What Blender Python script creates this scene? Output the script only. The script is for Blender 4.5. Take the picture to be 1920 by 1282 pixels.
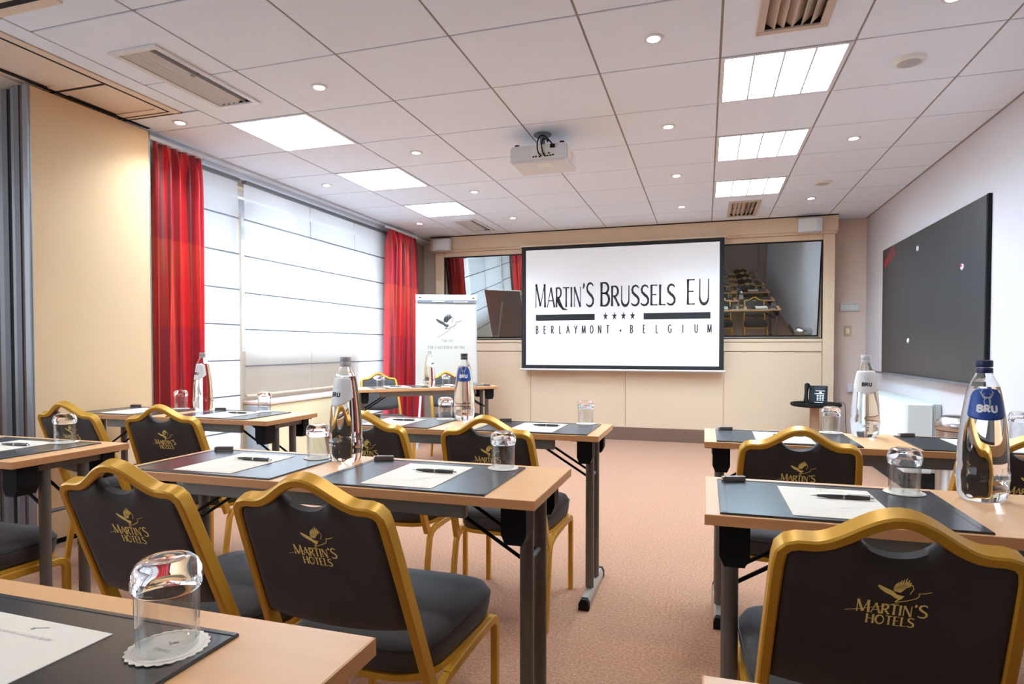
import bpy, bmesh, math, random
from mathutils import Vector, Matrix
random.seed(7)
PI = math.pi
S = bpy.context.scene
C = S.collection
for o in list(bpy.data.objects):
    bpy.data.objects.remove(o, do_unlink=True)

# ------------------------------------------------------------------ camera
cd = bpy.data.cameras.new('camera')
cam = bpy.data.objects.new('camera', cd); C.objects.link(cam)
cd.sensor_width = 36.0; cd.lens = 36.0 * 1160.17 / 1920
cd.shift_y = (677.08 - 641.0) / 1920
cd.clip_start = 0.02
YAW, PITCH = 0.3025, -0.0223
cam.location = (0, 0, 1.11)
cam.rotation_euler = (PI / 2 + PITCH, 0, YAW)
S.camera = cam

# ------------------------------------------------------------------ world, exposure
W = bpy.data.worlds.new('overcast_sky'); S.world = W; W.use_nodes = True
bg = W.node_tree.nodes['Background']
bg.inputs[0].default_value = (0.82, 0.91, 1.0, 1); bg.inputs[1].default_value = 1.15
vs = S.view_settings
vs.view_transform = 'Standard'; vs.look = 'None'; vs.gamma = 1.0; vs.use_curve_mapping = False
vs.exposure = 2.3
try:
    S.cycles.use_denoising = True
    S.cycles.sample_clamp_indirect = 6.0
    S.cycles.blur_glossy = 0.5
    S.cycles.max_bounces = 9
    S.cycles.adaptive_threshold = 0.03
except Exception:
    pass
LAMP = 14.5      # strength of the ceiling light panels
SPOTW = 7.5     # watts of each downlight
SPOT = 25.0      # strength of the small downlights

# ------------------------------------------------------------------ materials
def lin(c):
    return tuple(((v / 255) / 12.92 if v / 255 <= 0.04045 else (((v / 255) + 0.055) / 1.055) ** 2.4) for v in c)
MATS = {}
def mat(name, rgb, rough=0.6, metal=0.0, spec=0.5, noise=None, bump=None, coat=0.0, sheen=0.0, emit=None, alpha=None):
    if name in MATS: return MATS[name]
    m = bpy.data.materials.new(name); m.use_nodes = True
    nt = m.node_tree; b = nt.nodes['Principled BSDF']
    col = lin(rgb) + (1,)
    b.inputs['Base Color'].default_value = col
    b.inputs['Roughness'].default_value = rough
    b.inputs['Metallic'].default_value = metal
    b.inputs['Specular IOR Level'].default_value = spec
    b.inputs['Coat Weight'].default_value = coat
    b.inputs['Coat Roughness'].default_value = 0.08
    b.inputs['Sheen Weight'].default_value = sheen
    if emit:
        b.inputs['Emission Color'].default_value = lin(emit[0]) + (1,)
        b.inputs['Emission Strength'].default_value = emit[1]
    tc = None
    def coords(scale):
        t = nt.nodes.new('ShaderNodeTexCoord'); mp = nt.nodes.new('ShaderNodeMapping')
        mp.inputs['Scale'].default_value = scale
        nt.links.new(t.outputs['Object'], mp.inputs[0]); return mp
    if noise:           # (scale vec3, detail, amount, rgb2)
        mp = coords(noise[0]); n = nt.nodes.new('ShaderNodeTexNoise')
        n.inputs['Scale'].default_value = 1.0; n.inputs['Detail'].default_value = noise[1]
        nt.links.new(mp.outputs[0], n.inputs['Vector'])
        r = nt.nodes.new('ShaderNodeMapRange')
        r.inputs[1].default_value = 0.3; r.inputs[2].default_value = 0.7
        r.inputs[3].default_value = 0.0; r.inputs[4].default_value = noise[2]
        nt.links.new(n.outputs[0], r.inputs[0])
        mx = nt.nodes.new('ShaderNodeMix'); mx.data_type = 'RGBA'
        nt.links.new(r.outputs[0], mx.inputs[0])
        mx.inputs[6].default_value = col; mx.inputs[7].default_value = lin(noise[3]) + (1,)
        nt.links.new(mx.outputs[2], b.inputs['Base Color'])
    if bump:            # (scale vec3, strength, distance)
        mp = coords(bump[0]); n = nt.nodes.new('ShaderNodeTexNoise')
        n.inputs['Scale'].default_value = 1.0; n.inputs['Detail'].default_value = 3
        nt.links.new(mp.outputs[0], n.inputs['Vector'])
        bp = nt.nodes.new('ShaderNodeBump'); bp.inputs['Strength'].default_value = bump[1]
        bp.inputs['Distance'].default_value = bump[2]
        nt.links.new(n.outputs[0], bp.inputs['Height']); nt.links.new(bp.outputs[0], b.inputs['Normal'])
    MATS[name] = m
    return m

def emission(name, rgb, st):
    m = bpy.data.materials.new(name); m.use_nodes = True; nt = m.node_tree
    for n in list(nt.nodes): nt.nodes.remove(n)
    e = nt.nodes.new('ShaderNodeEmission'); o = nt.nodes.new('ShaderNodeOutputMaterial')
    e.inputs[0].default_value = lin(rgb) + (1,); e.inputs[1].default_value = st
    nt.links.new(e.outputs[0], o.inputs[0]); return m

def glassmat(name, rgb, ior, rough=0.0):
    m = bpy.data.materials.new(name); m.use_nodes = True
    b = m.node_tree.nodes['Principled BSDF']
    b.inputs['Base Color'].default_value = lin(rgb) + (1,)
    b.inputs['Transmission Weight'].default_value = 1.0
    b.inputs['IOR'].default_value = ior; b.inputs['Roughness'].default_value = rough
    return m

def mixmat(name, a, b, fac):
    """a, b: ('Glossy'|'Diffuse'|'Transparent'|'Translucent', rgb, rough)"""
    m = bpy.data.materials.new(name); m.use_nodes = True; nt = m.node_tree
    for n in list(nt.nodes): nt.nodes.remove(n)
    o = nt.nodes.new('ShaderNodeOutputMaterial')
    def mk(d):
        kind = {'Glossy': 'ShaderNodeBsdfAnisotropic', 'Diffuse': 'ShaderNodeBsdfDiffuse', 'Transparent': 'ShaderNodeBsdfTransparent', 'Translucent': 'ShaderNodeBsdfTranslucent'}[d[0]]
        n = nt.nodes.new(kind); n.inputs[0].default_value = lin(d[1]) + (1,)
        if d[0] == 'Glossy': n.inputs['Roughness'].default_value = d[2]
        return n
    def mixn(x, y, f):
        k = nt.nodes.new('ShaderNodeMixShader'); k.inputs[0].default_value = f
        nt.links.new(x.outputs[0], k.inputs[1]); nt.links.new(y.outputs[0], k.inputs[2]); return k
    cur = mk(a)
    if isinstance(b, tuple): b = [b]; fac = [fac]
    for d, f in zip(b, fac): cur = mixn(cur, mk(d), f)
    nt.links.new(cur.outputs[0], o.inputs[0]); return m

M_ceil = mat('ceiling_tile', (232, 240, 250), 0.9, noise=((9, 9, 9), 2, 0.25, (226, 233, 244)), spec=0.2)
M_rail = mat('ceiling_rail', (150, 138, 130), 0.6)
M_dark = mat('dark_gap', (26, 22, 20), 0.8)
M_hatch = mat('beige_hatch', (226, 208, 188), 0.6)
M_vent = mat('beige_vent', (198, 180, 164), 0.6)
M_wallr = mat('wall_lilac', (206, 199, 200), 0.85, spec=0.2, bump=((60, 60, 60), 0.05, 0.002))
M_wallb = mat('wall_taupe', (228, 204, 190), 0.85, spec=0.2)
M_wallw = mat('wall_window', (192, 174, 154), 0.85, spec=0.2)
M_wallk = mat('wall_rear', (196, 178, 164), 0.7, spec=0.3)
M_panel = mat('beige_panel', (222, 195, 164), 0.55, spec=0.35)
M_part = mat('partition_panel', (220, 184, 142), 0.6, spec=0.3, bump=((220, 220, 400), 0.08, 0.001))
M_alu = mat('aluminium', (150, 150, 152), 0.4, 0.6)
M_alud = mat('grey_profile', (112, 112, 116), 0.5, 0.3)
M_brownp = mat('brown_profile', (96, 76, 64), 0.6)
M_base = mat('baseboard_brown', (120, 92, 76), 0.6)
M_carpet = mat('carpet', (186, 136, 103), 0.95, spec=0.1, noise=((95, 95, 95), 4, 0.9, (136, 90, 65)), bump=((420, 420, 420), 0.5, 0.004), sheen=0.25)
M_beech = mat('beech_laminate', (224, 170, 118), 0.40, spec=0.38, noise=((2.5, 38, 8), 4, 0.35, (213, 155, 102)))
M_edge = mat('beech_edge', (214, 152, 98), 0.45, noise=((3, 60, 60), 3, 0.4, (200, 136, 84)))
M_metal = mat('table_metal', (108, 102, 94), 0.42, 0.35)
M_foot = mat('foot_metal', (168, 160, 148), 0.4, 0.5)
M_black = mat('black_plastic', (20, 20, 21), 0.55, spec=0.16)
M_gold = mat('gold_frame', (206, 152, 46), 0.40, 0.30, spec=0.5)
M_uph = mat('charcoal_upholstery', (54, 46, 43), 0.66, sheen=0.12, noise=((14, 14, 14), 3, 0.6, (36, 30, 28)))
M_thread = mat('gold_thread', (255, 226, 130), 0.5, 0.0)
M_pad = mat('black_leather', (52, 52, 54), 0.24, spec=0.8, bump=((300, 300, 300), 0.12, 0.001))
M_padedge = mat('leather_edge', (30, 29, 30), 0.45)
M_paper = mat('paper', (228, 216, 200), 0.8, spec=0.2)
M_print = mat('grey_print', (150, 145, 140), 0.8)
M_ink = mat('dark_print', (44, 46, 48), 0.8)
M_pen = mat('pen_dark', (52, 50, 47), 0.3)
M_chrome = mat('chrome', (205, 205, 208), 0.18, 1.0)
M_candy = mat('brown_wrapper', (112, 94, 84), 0.4)
M_white = mat('white_plastic', (216, 216, 218), 0.45)
M_offwhite = mat('offwhite_metal', (226, 226, 218), 0.45)
M_silver = mat('brushed_steel', (190, 186, 182), 0.26, 1.0)
M_glass = glassmat('clear_glass', (254, 254, 254), 1.36)
def thinglass():
    m = bpy.data.materials.new('thin_glass'); m.use_nodes = True; nt = m.node_tree
    for n in list(nt.nodes): nt.nodes.remove(n)
    o = nt.nodes.new('ShaderNodeOutputMaterial'); k = nt.nodes.new('ShaderNodeMixShader'); lw = nt.nodes.new('ShaderNodeLayerWeight'); lw.inputs[0].default_value = 0.5
    pw = nt.nodes.new('ShaderNodeMath'); pw.operation = 'POWER'; pw.inputs[1].default_value = 2.4; nt.links.new(lw.outputs['Facing'], pw.inputs[0])
    f = nt.nodes.new('ShaderNodeMath'); f.operation = 'MULTIPLY_ADD'; f.inputs[1].default_value = 0.75; f.inputs[2].default_value = 0.05; nt.links.new(pw.outputs[0], f.inputs[0])
    a = nt.nodes.new('ShaderNodeBsdfTransparent'); a.inputs[0].default_value = (0.96, 0.965, 0.965, 1); b = nt.nodes.new('ShaderNodeBsdfAnisotropic'); b.inputs['Roughness'].default_value = 0.0
    nt.links.new(f.outputs[0], k.inputs[0]); nt.links.new(a.outputs[0], k.inputs[1]); nt.links.new(b.outputs[0], k.inputs[2]); nt.links.new(k.outputs[0], o.inputs[0]); return m
M_thin = thinglass()
M_bottle = glassmat('water_bottle_glass', (250, 252, 250), 1.36)
M_blue = mat('label_blue', (38, 78, 160), 0.35)
M_navy = mat('cap_navy', (34, 42, 88), 0.35)
M_labw = mat('label_white', (236, 234, 234), 0.45)
M_labtxt = mat('label_print_white', (244, 244, 244), 0.5)
M_labgrey = mat('label_print_grey', (196, 190, 180), 0.5)
M_capg = mat('cap_grey', (176, 174, 172), 0.4)
M_caps = mat('cap_dark', (70, 70, 74), 0.4)
M_red = mat('red_print', (196, 44, 46), 0.6)
M_board = mat('black_board', (52, 52, 53), 0.42, spec=0.5, noise=((2.2, 2.2, 2.2), 3, 0.35, (74, 73, 72)))
M_screen = mat('screen_white', (226, 226, 228), 0.9, spec=0.1, emit=((255, 255, 255), 0.04))  # faint glow stands in for the projector's light on the sheet
M_scrblk = mat('screen_border', (34, 36, 38), 0.8)
M_heat = mat('heater_white', (234, 234, 226), 0.5)
M_heatend = mat('heater_end', (200, 202, 194), 0.5)
M_cream = mat('cream_cabinet', (240, 220, 176), 0.6)
M_bgrey = mat('blue_grey_metal', (172, 186, 196), 0.5)
M_wood = mat('post_wood', (178, 138, 108), 0.5)
M_sockb = mat('beige_socket', (196, 172, 140), 0.5)
M_frame_w = mat('window_frame_white', (230, 232, 234), 0.5)
M_ext = mat('outside_stone', (222, 225, 228), 0.9)
M_mirror = mixmat('booth_glass', ('Diffuse', (46, 38, 30)), ('Glossy', (232, 240, 240), 0.0), 0.47)
M_pane = mixmat('window_pane', ('Transparent', (250, 252, 255)), ('Glossy', (255, 255, 255), 0.0), 0.05)
M_sheer = mixmat('sheer_blind', ('Diffuse', (224, 204, 180)), [('Translucent', (238, 240, 244)), ('Transparent', (255, 255, 255))], [0.80, 0.22])
M_lamp = emission('lamp_diffuser', (196, 227, 255), LAMP)
M_spot = emission('downlight_glow', (255, 232, 200), SPOT)

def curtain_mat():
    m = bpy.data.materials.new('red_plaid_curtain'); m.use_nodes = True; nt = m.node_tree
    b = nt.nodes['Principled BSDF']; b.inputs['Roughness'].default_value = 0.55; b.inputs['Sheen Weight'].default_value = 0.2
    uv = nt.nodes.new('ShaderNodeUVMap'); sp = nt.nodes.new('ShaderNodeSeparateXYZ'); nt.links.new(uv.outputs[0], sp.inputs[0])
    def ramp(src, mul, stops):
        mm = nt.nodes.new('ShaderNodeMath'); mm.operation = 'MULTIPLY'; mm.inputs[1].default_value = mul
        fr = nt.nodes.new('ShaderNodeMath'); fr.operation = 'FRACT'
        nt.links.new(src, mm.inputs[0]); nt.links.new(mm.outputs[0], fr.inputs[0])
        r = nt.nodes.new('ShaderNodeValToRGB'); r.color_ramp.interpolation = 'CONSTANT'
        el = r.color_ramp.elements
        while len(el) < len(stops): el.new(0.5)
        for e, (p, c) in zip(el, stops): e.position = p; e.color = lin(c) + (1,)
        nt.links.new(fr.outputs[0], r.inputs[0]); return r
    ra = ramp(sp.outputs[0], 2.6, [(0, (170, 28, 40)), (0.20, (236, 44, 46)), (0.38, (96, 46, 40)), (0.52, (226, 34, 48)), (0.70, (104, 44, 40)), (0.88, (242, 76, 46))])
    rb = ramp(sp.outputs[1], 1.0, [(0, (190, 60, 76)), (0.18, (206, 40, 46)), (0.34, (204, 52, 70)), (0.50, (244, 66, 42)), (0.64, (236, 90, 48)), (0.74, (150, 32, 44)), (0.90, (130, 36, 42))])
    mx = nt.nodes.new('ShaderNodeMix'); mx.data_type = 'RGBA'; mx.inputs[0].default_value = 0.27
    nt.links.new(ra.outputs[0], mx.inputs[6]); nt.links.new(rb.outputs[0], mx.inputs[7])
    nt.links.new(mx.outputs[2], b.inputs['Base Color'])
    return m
M_curtain = curtain_mat()

# ------------------------------------------------------------------ mesh helpers
def nb(): return bmesh.new()
def bx(bm, x0, x1, y0, y1, z0, z1, bev=0.0, seg=2, skip=()):
    v = [bm.verts.new(p) for p in ((x0, y0, z0), (x1, y0, z0), (x1, y1, z0), (x0, y1, z0), (x0, y0, z1), (x1, y0, z1), (x1, y1, z1), (x0, y1, z1))]
    fs = []
    for i, f in enumerate(((0, 3, 2, 1), (4, 5, 6, 7), (0, 1, 5, 4), (1, 2, 6, 5), (2, 3, 7, 6), (3, 0, 4, 7))):
        fs.append(bm.faces.new([v[k] for k in f]))
    if bev > 0:
        es = list({e for f in fs for e in f.edges})
        bmesh.ops.bevel(bm, geom=es, offset=bev, segments=seg, profile=0.6, affect='EDGES')
    return v
def frames(pts):
    P = [Vector(p) for p in pts]; T = []
    for i in range(len(P)):
        a = P[max(0, i - 1)]; b = P[min(len(P) - 1, i + 1)]
        T.append((b - a).normalized())
    return P, T
def tube(bm, pts, r, n=8, caps=True):
    P, T = frames(pts)
    up = Vector((0, 0, 1)) if abs(T[0].z) < 0.9 else Vector((1, 0, 0))
    rings = []; s = T[0].cross(up).normalized()
    for i, (p, t) in enumerate(zip(P, T)):
        s = (s - t * s.dot(t)).normalized(); u = t.cross(s)
        rr = r[i] if isinstance(r, (list, tuple)) else r
        rings.append([bm.verts.new(p + (s * math.cos(2 * PI * k / n) + u * math.sin(2 * PI * k / n)) * rr) for k in range(n)])
    for a, b in zip(rings, rings[1:]):
        for k in range(n): bm.faces.new((a[k], a[(k + 1) % n], b[(k + 1) % n], b[k]))
    if caps: bm.faces.new(rings[0][::-1]); bm.faces.new(rings[-1])
def sweep(bm, pts, w, d, N, ch=0.004):
    """rectangular bar with chamfered corners along pts; N = constant normal giving the depth direction"""
    P, T = frames(pts); N = Vector(N).normalized(); rings = []
    a, b = w / 2, d / 2
    sec = [(-a + ch, -b), (a - ch, -b), (a, -b + ch), (a, b - ch), (a - ch, b), (-a + ch, b), (-a, b - ch), (-a, -b + ch)]
    for p, t in zip(P, T):
        s = N.cross(t).normalized()
        rings.append([bm.verts.new(p + s * x + N * y) for x, y in sec])
    n = 8
    for q, r in zip(rings, rings[1:]):
        for k in range(n): bm.faces.new((q[k], q[(k + 1) % n], r[(k + 1) % n], r[k]))
    bm.faces.new(rings[0][::-1]); bm.faces.new(rings[-1])
def lathe(bm, prof, n=24, cx=0, cy=0, sx=1.0, sy=1.0):
    rings = []
    for r, z in prof:
        if r < 1e-6: rings.append([bm.verts.new((cx, cy, z))])
        else: rings.append([bm.verts.new((cx + sx * r * math.cos(2 * PI * k / n), cy + sy * r * math.sin(2 * PI * k / n), z)) for k in range(n)])
    for a, b in zip(rings, rings[1:]):
        if len(a) == 1 and len(b) == 1: continue
        for k in range(n):
            k2 = (k + 1) % n
            if len(a) == 1: bm.faces.new((a[0], b[k2], b[k]))
            elif len(b) == 1: bm.faces.new((a[k], a[k2], b[0]))
            else: bm.faces.new((a[k], a[k2], b[k2], b[k]))
def prism(bm, poly, z0, z1, f=None):
    f = f or (lambda x, y, z: (x, y, z))
    a = [bm.verts.new(f(x, y, z0)) for x, y in poly]; b = [bm.verts.new(f(x, y, z1)) for x, y in poly]
    n = len(poly)
    bm.faces.new(a[::-1]); bm.faces.new(b)
    for k in range(n): bm.faces.new((a[k], a[(k + 1) % n], b[(k + 1) % n], b[k]))
def grid(bm, nu, nv, f):
    V = [[bm.verts.new(f(i / nu, j / nv)) for j in range(nv + 1)] for i in range(nu + 1)]
    for i in range(nu):
        for j in range(nv): bm.faces.new((V[i][j], V[i + 1][j], V[i + 1][j + 1], V[i][j + 1]))
    return V
def bez(pts, n=6):
    """Catmull-Rom through pts"""
    P = [Vector(p) for p in pts]; out = []
    for i in range(len(P) - 1):
        p0 = P[max(i - 1, 0)]; p1 = P[i]; p2 = P[i + 1]; p3 = P[min(i + 2, len(P) - 1)]
        for k in range(n):
            t = k / n
            out.append(0.5 * ((2 * p1) + (p2 - p0) * t + (2 * p0 - 5 * p1 + 4 * p2 - p3) * t * t + (3 * p1 - p0 - 3 * p2 + p3) * t ** 3))
    out.append(P[-1]); return out
def obj(name, bm, m, parent=None, smooth=None, fix=True):
    if fix: bmesh.ops.recalc_face_normals(bm, faces=bm.faces[:])
    me = bpy.data.meshes.new(name); bm.to_mesh(me); bm.free()
    ms = m if isinstance(m, (list, tuple)) else [m]
    for k in ms: me.materials.append(k)
    if smooth is not None:
        me.shade_smooth(); me.set_sharp_from_angle(angle=math.radians(smooth))
    o = bpy.data.objects.new(name, me); C.objects.link(o)
    if parent: o.parent = parent
    return o
def tag(o, label, cat, group=None):
    o['label'] = label; o['category'] = cat
    if group: o['group'] = group
    return o
def thing(name, label, cat, loc=(0, 0, 0), rotz=0.0, group=None):
    o = bpy.data.objects.new(name, None); C.objects.link(o)
    o.empty_display_size = 0.05
    o.location = loc; o.rotation_euler = (0, 0, rotz)
    return tag(o, label, cat, group)
def struct(name, bm, m, parent=None, smooth=None):
    o = obj(name, bm, m, parent, smooth)
    if parent is None: o['kind'] = 'structure'
    return o
def dup(root, loc, rotz, label, group=None):
    r = root.copy(); C.objects.link(r); r.location = loc; r.rotation_euler = (0, 0, rotz); r['label'] = label
    if group: r['group'] = group
    for ch in list(root.children):
        c = ch.copy(); C.objects.link(c); c.parent = r
        for g in list(ch.children):
            d = g.copy(); C.objects.link(d); d.parent = c
    return r

# ------------------------------------------------------------------ stroke lettering
def arcp(cx, cy, rx, ry, a0, a1, n=10):
    return [(cx + rx * math.cos(math.radians(a0 + (a1 - a0) * k / n)), cy + ry * math.sin(math.radians(a0 + (a1 - a0) * k / n))) for k in range(n + 1)]
T_, N_ = 1.0, 0.45
SC = [(.50, .86), (.42, .95), (.28, .985), (.14, .93), (.07, .80), (.10, .66), (.24, .54), (.40, .44), (.50, .31), (.49, .15), (.38, .04), (.22, .015), (.08, .06), (.02, .13)]
GL = {
 'A': (.66, [([(.02, 0), (.33, 1)], N_), ([(.33, 1), (.64, 0)], T_), ([(.13, .34), (.53, .34)], N_)]),
 'B': (.56, [([(.09, 0), (.09, 1)], T_), ([(.09, .975)] + arcp(.28, .76, .20, .215, 90, -90) + [(.09, .545)], .7), ([(.09, .545)] + arcp(.28, .285, .24, .26, 90, -90) + [(.09, .025)], .8)]),
 'C': (.64, [(arcp(.36, .5, .32, .485, 48, 312, 18), .75)]),
 'D': (.66, [([(.09, 0), (.09, 1)], T_), ([(.09, .975)] + arcp(.26, .5, .34, .475, 90, -90, 14) + [(.09, .025)], .75)]),
 'E': (.50, [([(.09, 0), (.09, 1)], T_), ([(.09, .975), (.46, .975)], N_), ([(.09, .52), (.40, .52)], N_), ([(.09, .025), (.48, .025)], N_)]),
 'F': (.48, [([(.09, 0), (.09, 1)], T_), ([(.09, .975), (.46, .975)], N_), ([(.09, .52), (.38, .52)], N_)]),
 'G': (.68, [(arcp(.36, .5, .32, .485, 48, 330, 18), .75), ([(.62, .46), (.62, .10)], T_), ([(.42, .46), (.66, .46)], N_)]),
 'H': (.66, [([(.09, 0), (.09, 1)], T_), ([(.57, 0), (.57, 1)], T_), ([(.09, .53), (.57, .53)], N_)]),
 'I': (.20, [([(.10, 0), (.10, 1)], T_)]),
 'K': (.60, [([(.09, 0), (.09, 1)], T_), ([(.50, 1), (.11, .50)], N_), ([(.20, .60), (.57, 0)], T_)]),
 'L': (.46, [([(.09, 0), (.09, 1)], T_), ([(.09, .025), (.44, .025)], N_)]),
 'M': (.84, [([(.08, 0), (.10, 1)], N_), ([(.10, 1), (.42, .06)], T_), ([(.42, .06), (.72, 1)], N_), ([(.72, 1), (.76, 0)], T_)]),
 'N': (.70, [([(.09, 0), (.09, 1)], N_), ([(.09, 1), (.60, 0)], T_), ([(.60, 0), (.60, 1)], N_)]),
 'O': (.74, [(arcp(.37, .5, .31, .475, 0, 360, 24), .8)]),
 'R': (.58, [([(.09, 0), (.09, 1)], T_), ([(.09, .975)] + arcp(.27, .735, .21, .24, 90, -90) + [(.09, .495)], .75), ([(.24, .50), (.56, 0)], T_)]),
 'S': (.56, [(SC, .8)]),
 'T': (.56, [([(.28, 0), (.28, 1)], T_), ([(.01, .975), (.55, .975)], N_)]),
 'U': (.66, [([(.09, 1), (.09, .30)] + arcp(.33, .30, .24, .285, 180, 360, 12) + [(.57, 1)], .8)]),
 'Y': (.60, [([(.02, 1), (.30, .48)], T_), ([(.58, 1), (.30, .48)], N_), ([(.30, 0), (.30, .50)], T_)]),
 "'": (.20, [([(.11, 1.0), (.12, .90), (.06, .76)], .8)]),
 '.': (.24, [([(.12, .20), (.12, .44)], 1.0)]),
 ' ': (.34, []),
}
def ribbon(bm, pts, w, mapf, cl=False):
    n = len(pts); L = []
    for i, p in enumerate(pts):
        a = pts[max(0, i - 1)]; b = pts[min(n - 1, i + 1)]
        if cl and i in (0, n - 1): a, b = pts[-2], pts[1]
        dx, dy = b[0] - a[0], b[1] - a[1]; l = math.hypot(dx, dy) or 1
        ww = w[i] if isinstance(w, (list, tuple)) else w
        nx, ny = -dy / l * ww / 2, dx / l * ww / 2
        L.append(((p[0] + nx, p[1] + ny), (p[0] - nx, p[1] - ny)))
    vs_ = [(bm.verts.new(mapf(*a)), bm.verts.new(mapf(*b))) for a, b in L]
    for (a, b), (c, d) in zip(vs_, vs_[1:]): bm.faces.new((a, b, d, c))
def textw(s, xs, track, small):
    w = 0
    for ch in s:
        k = small if ch.islower() else 1.0
        w += (GL[ch.upper()][0] * xs + track) * k
    return w - track
def text(bm, s, u0, v0, h, mapf, xs=1.0, wt=0.12, track=0.08, small=0.8, center=False, even=False):
    if center: u0 -= textw(s, xs, track, small) * h / 2
    u = u0
    for ch in s:
        k = (small if ch.islower() else 1.0) * h
        adv, st = GL[ch.upper()]
        for pts, q in st:
            P = [(u + x * xs * k, v0 + y * k) for x, y in pts]
            w = wt * h * (1.0 if even else q) * (0.9 if ch.islower() else 1.0)
            if len(P) == 2:
                n = 5; P = [(P[0][0] + (P[1][0] - P[0][0]) * i / n, P[0][1] + (P[1][1] - P[0][1]) * i / n) for i in range(n + 1)]
                ws = [w * (1.0 if even else (1.18, 1.0, 0.92, 0.92, 1.0, 1.18)[i]) for i in range(6)]
                ribbon(bm, P, ws, mapf)
            else:
                m_ = len(P) - 1
                ws = [w * (1.0 if even else (0.6 + 0.75 * math.sin(PI * min(1, max(0, i / m_))) )) for i in range(m_ + 1)]
                ribbon(bm, P, ws, mapf)
        u += (adv * xs + track) * k
    return u
def poly(bm, pts, mapf):
    bm.faces.new([bm.verts.new(mapf(*p)) for p in pts])
def bird(bm, cx, cy, s, mapf, full=True):
    """flying bird emblem; s = metres per 1000 drawing units, drawing centre (880, 450), y down"""
    def q(l): return [(cx + (x - 880) * s / 1000, cy - (y - 450) * s / 1000) for x, y in l]
    def st(l, w): ribbon(bm, q(l), w * s / 1000, mapf)
    feath = [((820, 470), (818, 400), (838, 330)), ((838, 400), (850, 350), (866, 300)), ((862, 440), (880, 340), (895, 272)), ((890, 440), (910, 330), (925, 248)), ((915, 430), (945, 320), (958, 226)), ((935, 410), (975, 310), (992, 256)), ((960, 395), (1005, 320), (1018, 296)), ((975, 385), (1015, 345), (1034, 338))]
    for l in feath:
        P = q(bez([Vector((x, y, 0)).to_2d() for x, y in l], 3)) if False else q(l)
        ribbon(bm, P, [26 * s / 1000, 27 * s / 1000, 9 * s / 1000], mapf)
    poly(bm, q([(820, 480), (816, 420), (850, 370), (920, 340), (985, 350), (965, 400), (930, 450), (900, 492)]), mapf)
    poly(bm, q([(595, 405), (618, 385), (700, 425), (800, 475), (860, 532), (800, 560), (715, 520), (640, 465)]), mapf)
    poly(bm, q([(800, 560), (860, 532), (960, 552), (925, 582), (882, 612), (840, 598)]), mapf)
    st([(845, 672), (880, 625), (930, 585)], 22)
    if full:
        st([(1035, 340), (1058, 400), (1040, 455), (1020, 500)], 12)
        st([(860, 670), (1000, 625), (1110, 570), (1140, 520), (1130, 480), (1200, 470), (1290, 435)], 14)
        st([(640, 900), (760, 830), (900, 740), (1010, 650)] if full == 'steep' else [(200, 905), (420, 850), (640, 785), (850, 700), (900, 690)], 9)

# ------------------------------------------------------------------ the room
H = 2.544
XR, XL, YB, YK = 1.705, -3.68, 7.75, -4.6
GX, GY, G = 0.062, 3.267, 0.6

bm = nb(); bx(bm, -4.5, XR + 0.1, YK - 0.1, YB + 0.1, -0.06, 0.0); struct('floor', bm, M_carpet)
bm = nb(); bx(bm, XR, XR + 0.12, YK, YB + 0.1, -0.06, H + 0.2); struct('wall_right', bm, M_wallr)
bm = nb(); bx(bm, -4.1, XR, YB, YB + 0.12, -0.06, H + 0.2); struct('wall_back', bm, M_wallb)
# rear wall behind the camera: tall partition leaves
bm = nb(); bx(bm, -4.5, XR, YK - 0.12, YK, -0.06, H + 0.2); wr = struct('wall_rear', bm, M_wallk)
x = -4.4
while x < XR - 0.1:
    bm = nb(); bx(bm, x + 0.006, min(x + 0.97, XR - 0.01), YK, YK + 0.03, 0.02, H - 0.03, 0.003); obj('partition_leaf', bm, M_wallk, wr); x += 0.98
bm = nb(); bx(bm, -4.6, -4.5, YK, -3.7, -0.06, H + 0.2); bx(bm, -4.6, -4.5, 1.7, 3.2, -0.06, H + 0.2); bx(bm, -4.6, -4.5, -3.7, 1.7, -0.06, 0.8); bx(bm, -4.6, -4.5, -3.7, 1.7, 2.3, H + 0.2); bx(bm, -4.5, XL - 0.3, 3.2, 3.3, -0.06, H + 0.2); struct('wall_alcove', bm, M_wallk)  # window opening added here to let daylight in

# window wall with openings (arched over the glazed door, sill under the middle windows)
def arch(y):
    if y < 4.15: return 1.88 + 0.26 * math.sin(min(1, max(0, (y - 3.45) / 0.8)) * PI / 2)
    return 2.15
bm = nb(); x0, x1 = XL - 0.30, XL
bx(bm, x0, x1, 3.2, 3.55, -0.06, H + 0.2)
y = 3.55
while y < 6.39:
    y2 = min(y + 0.05, 6.4); y = y2
bx(bm, x0, x1, 3.55, 6.4, 2.44, H + 0.2)
bx(bm, x0, x1, 4.20, 5.95, -0.06, 1.075)
bx(bm, x0, x1, 6.40, YB, -0.06, H + 0.2)
wl = struct('wall_left', bm, M_wallw)
bm = nb(); bx(bm, XL, XL + 0.05, 4.135, 4.195, 0, 2.2); struct('trim_1', bm, M_wallw)
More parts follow.
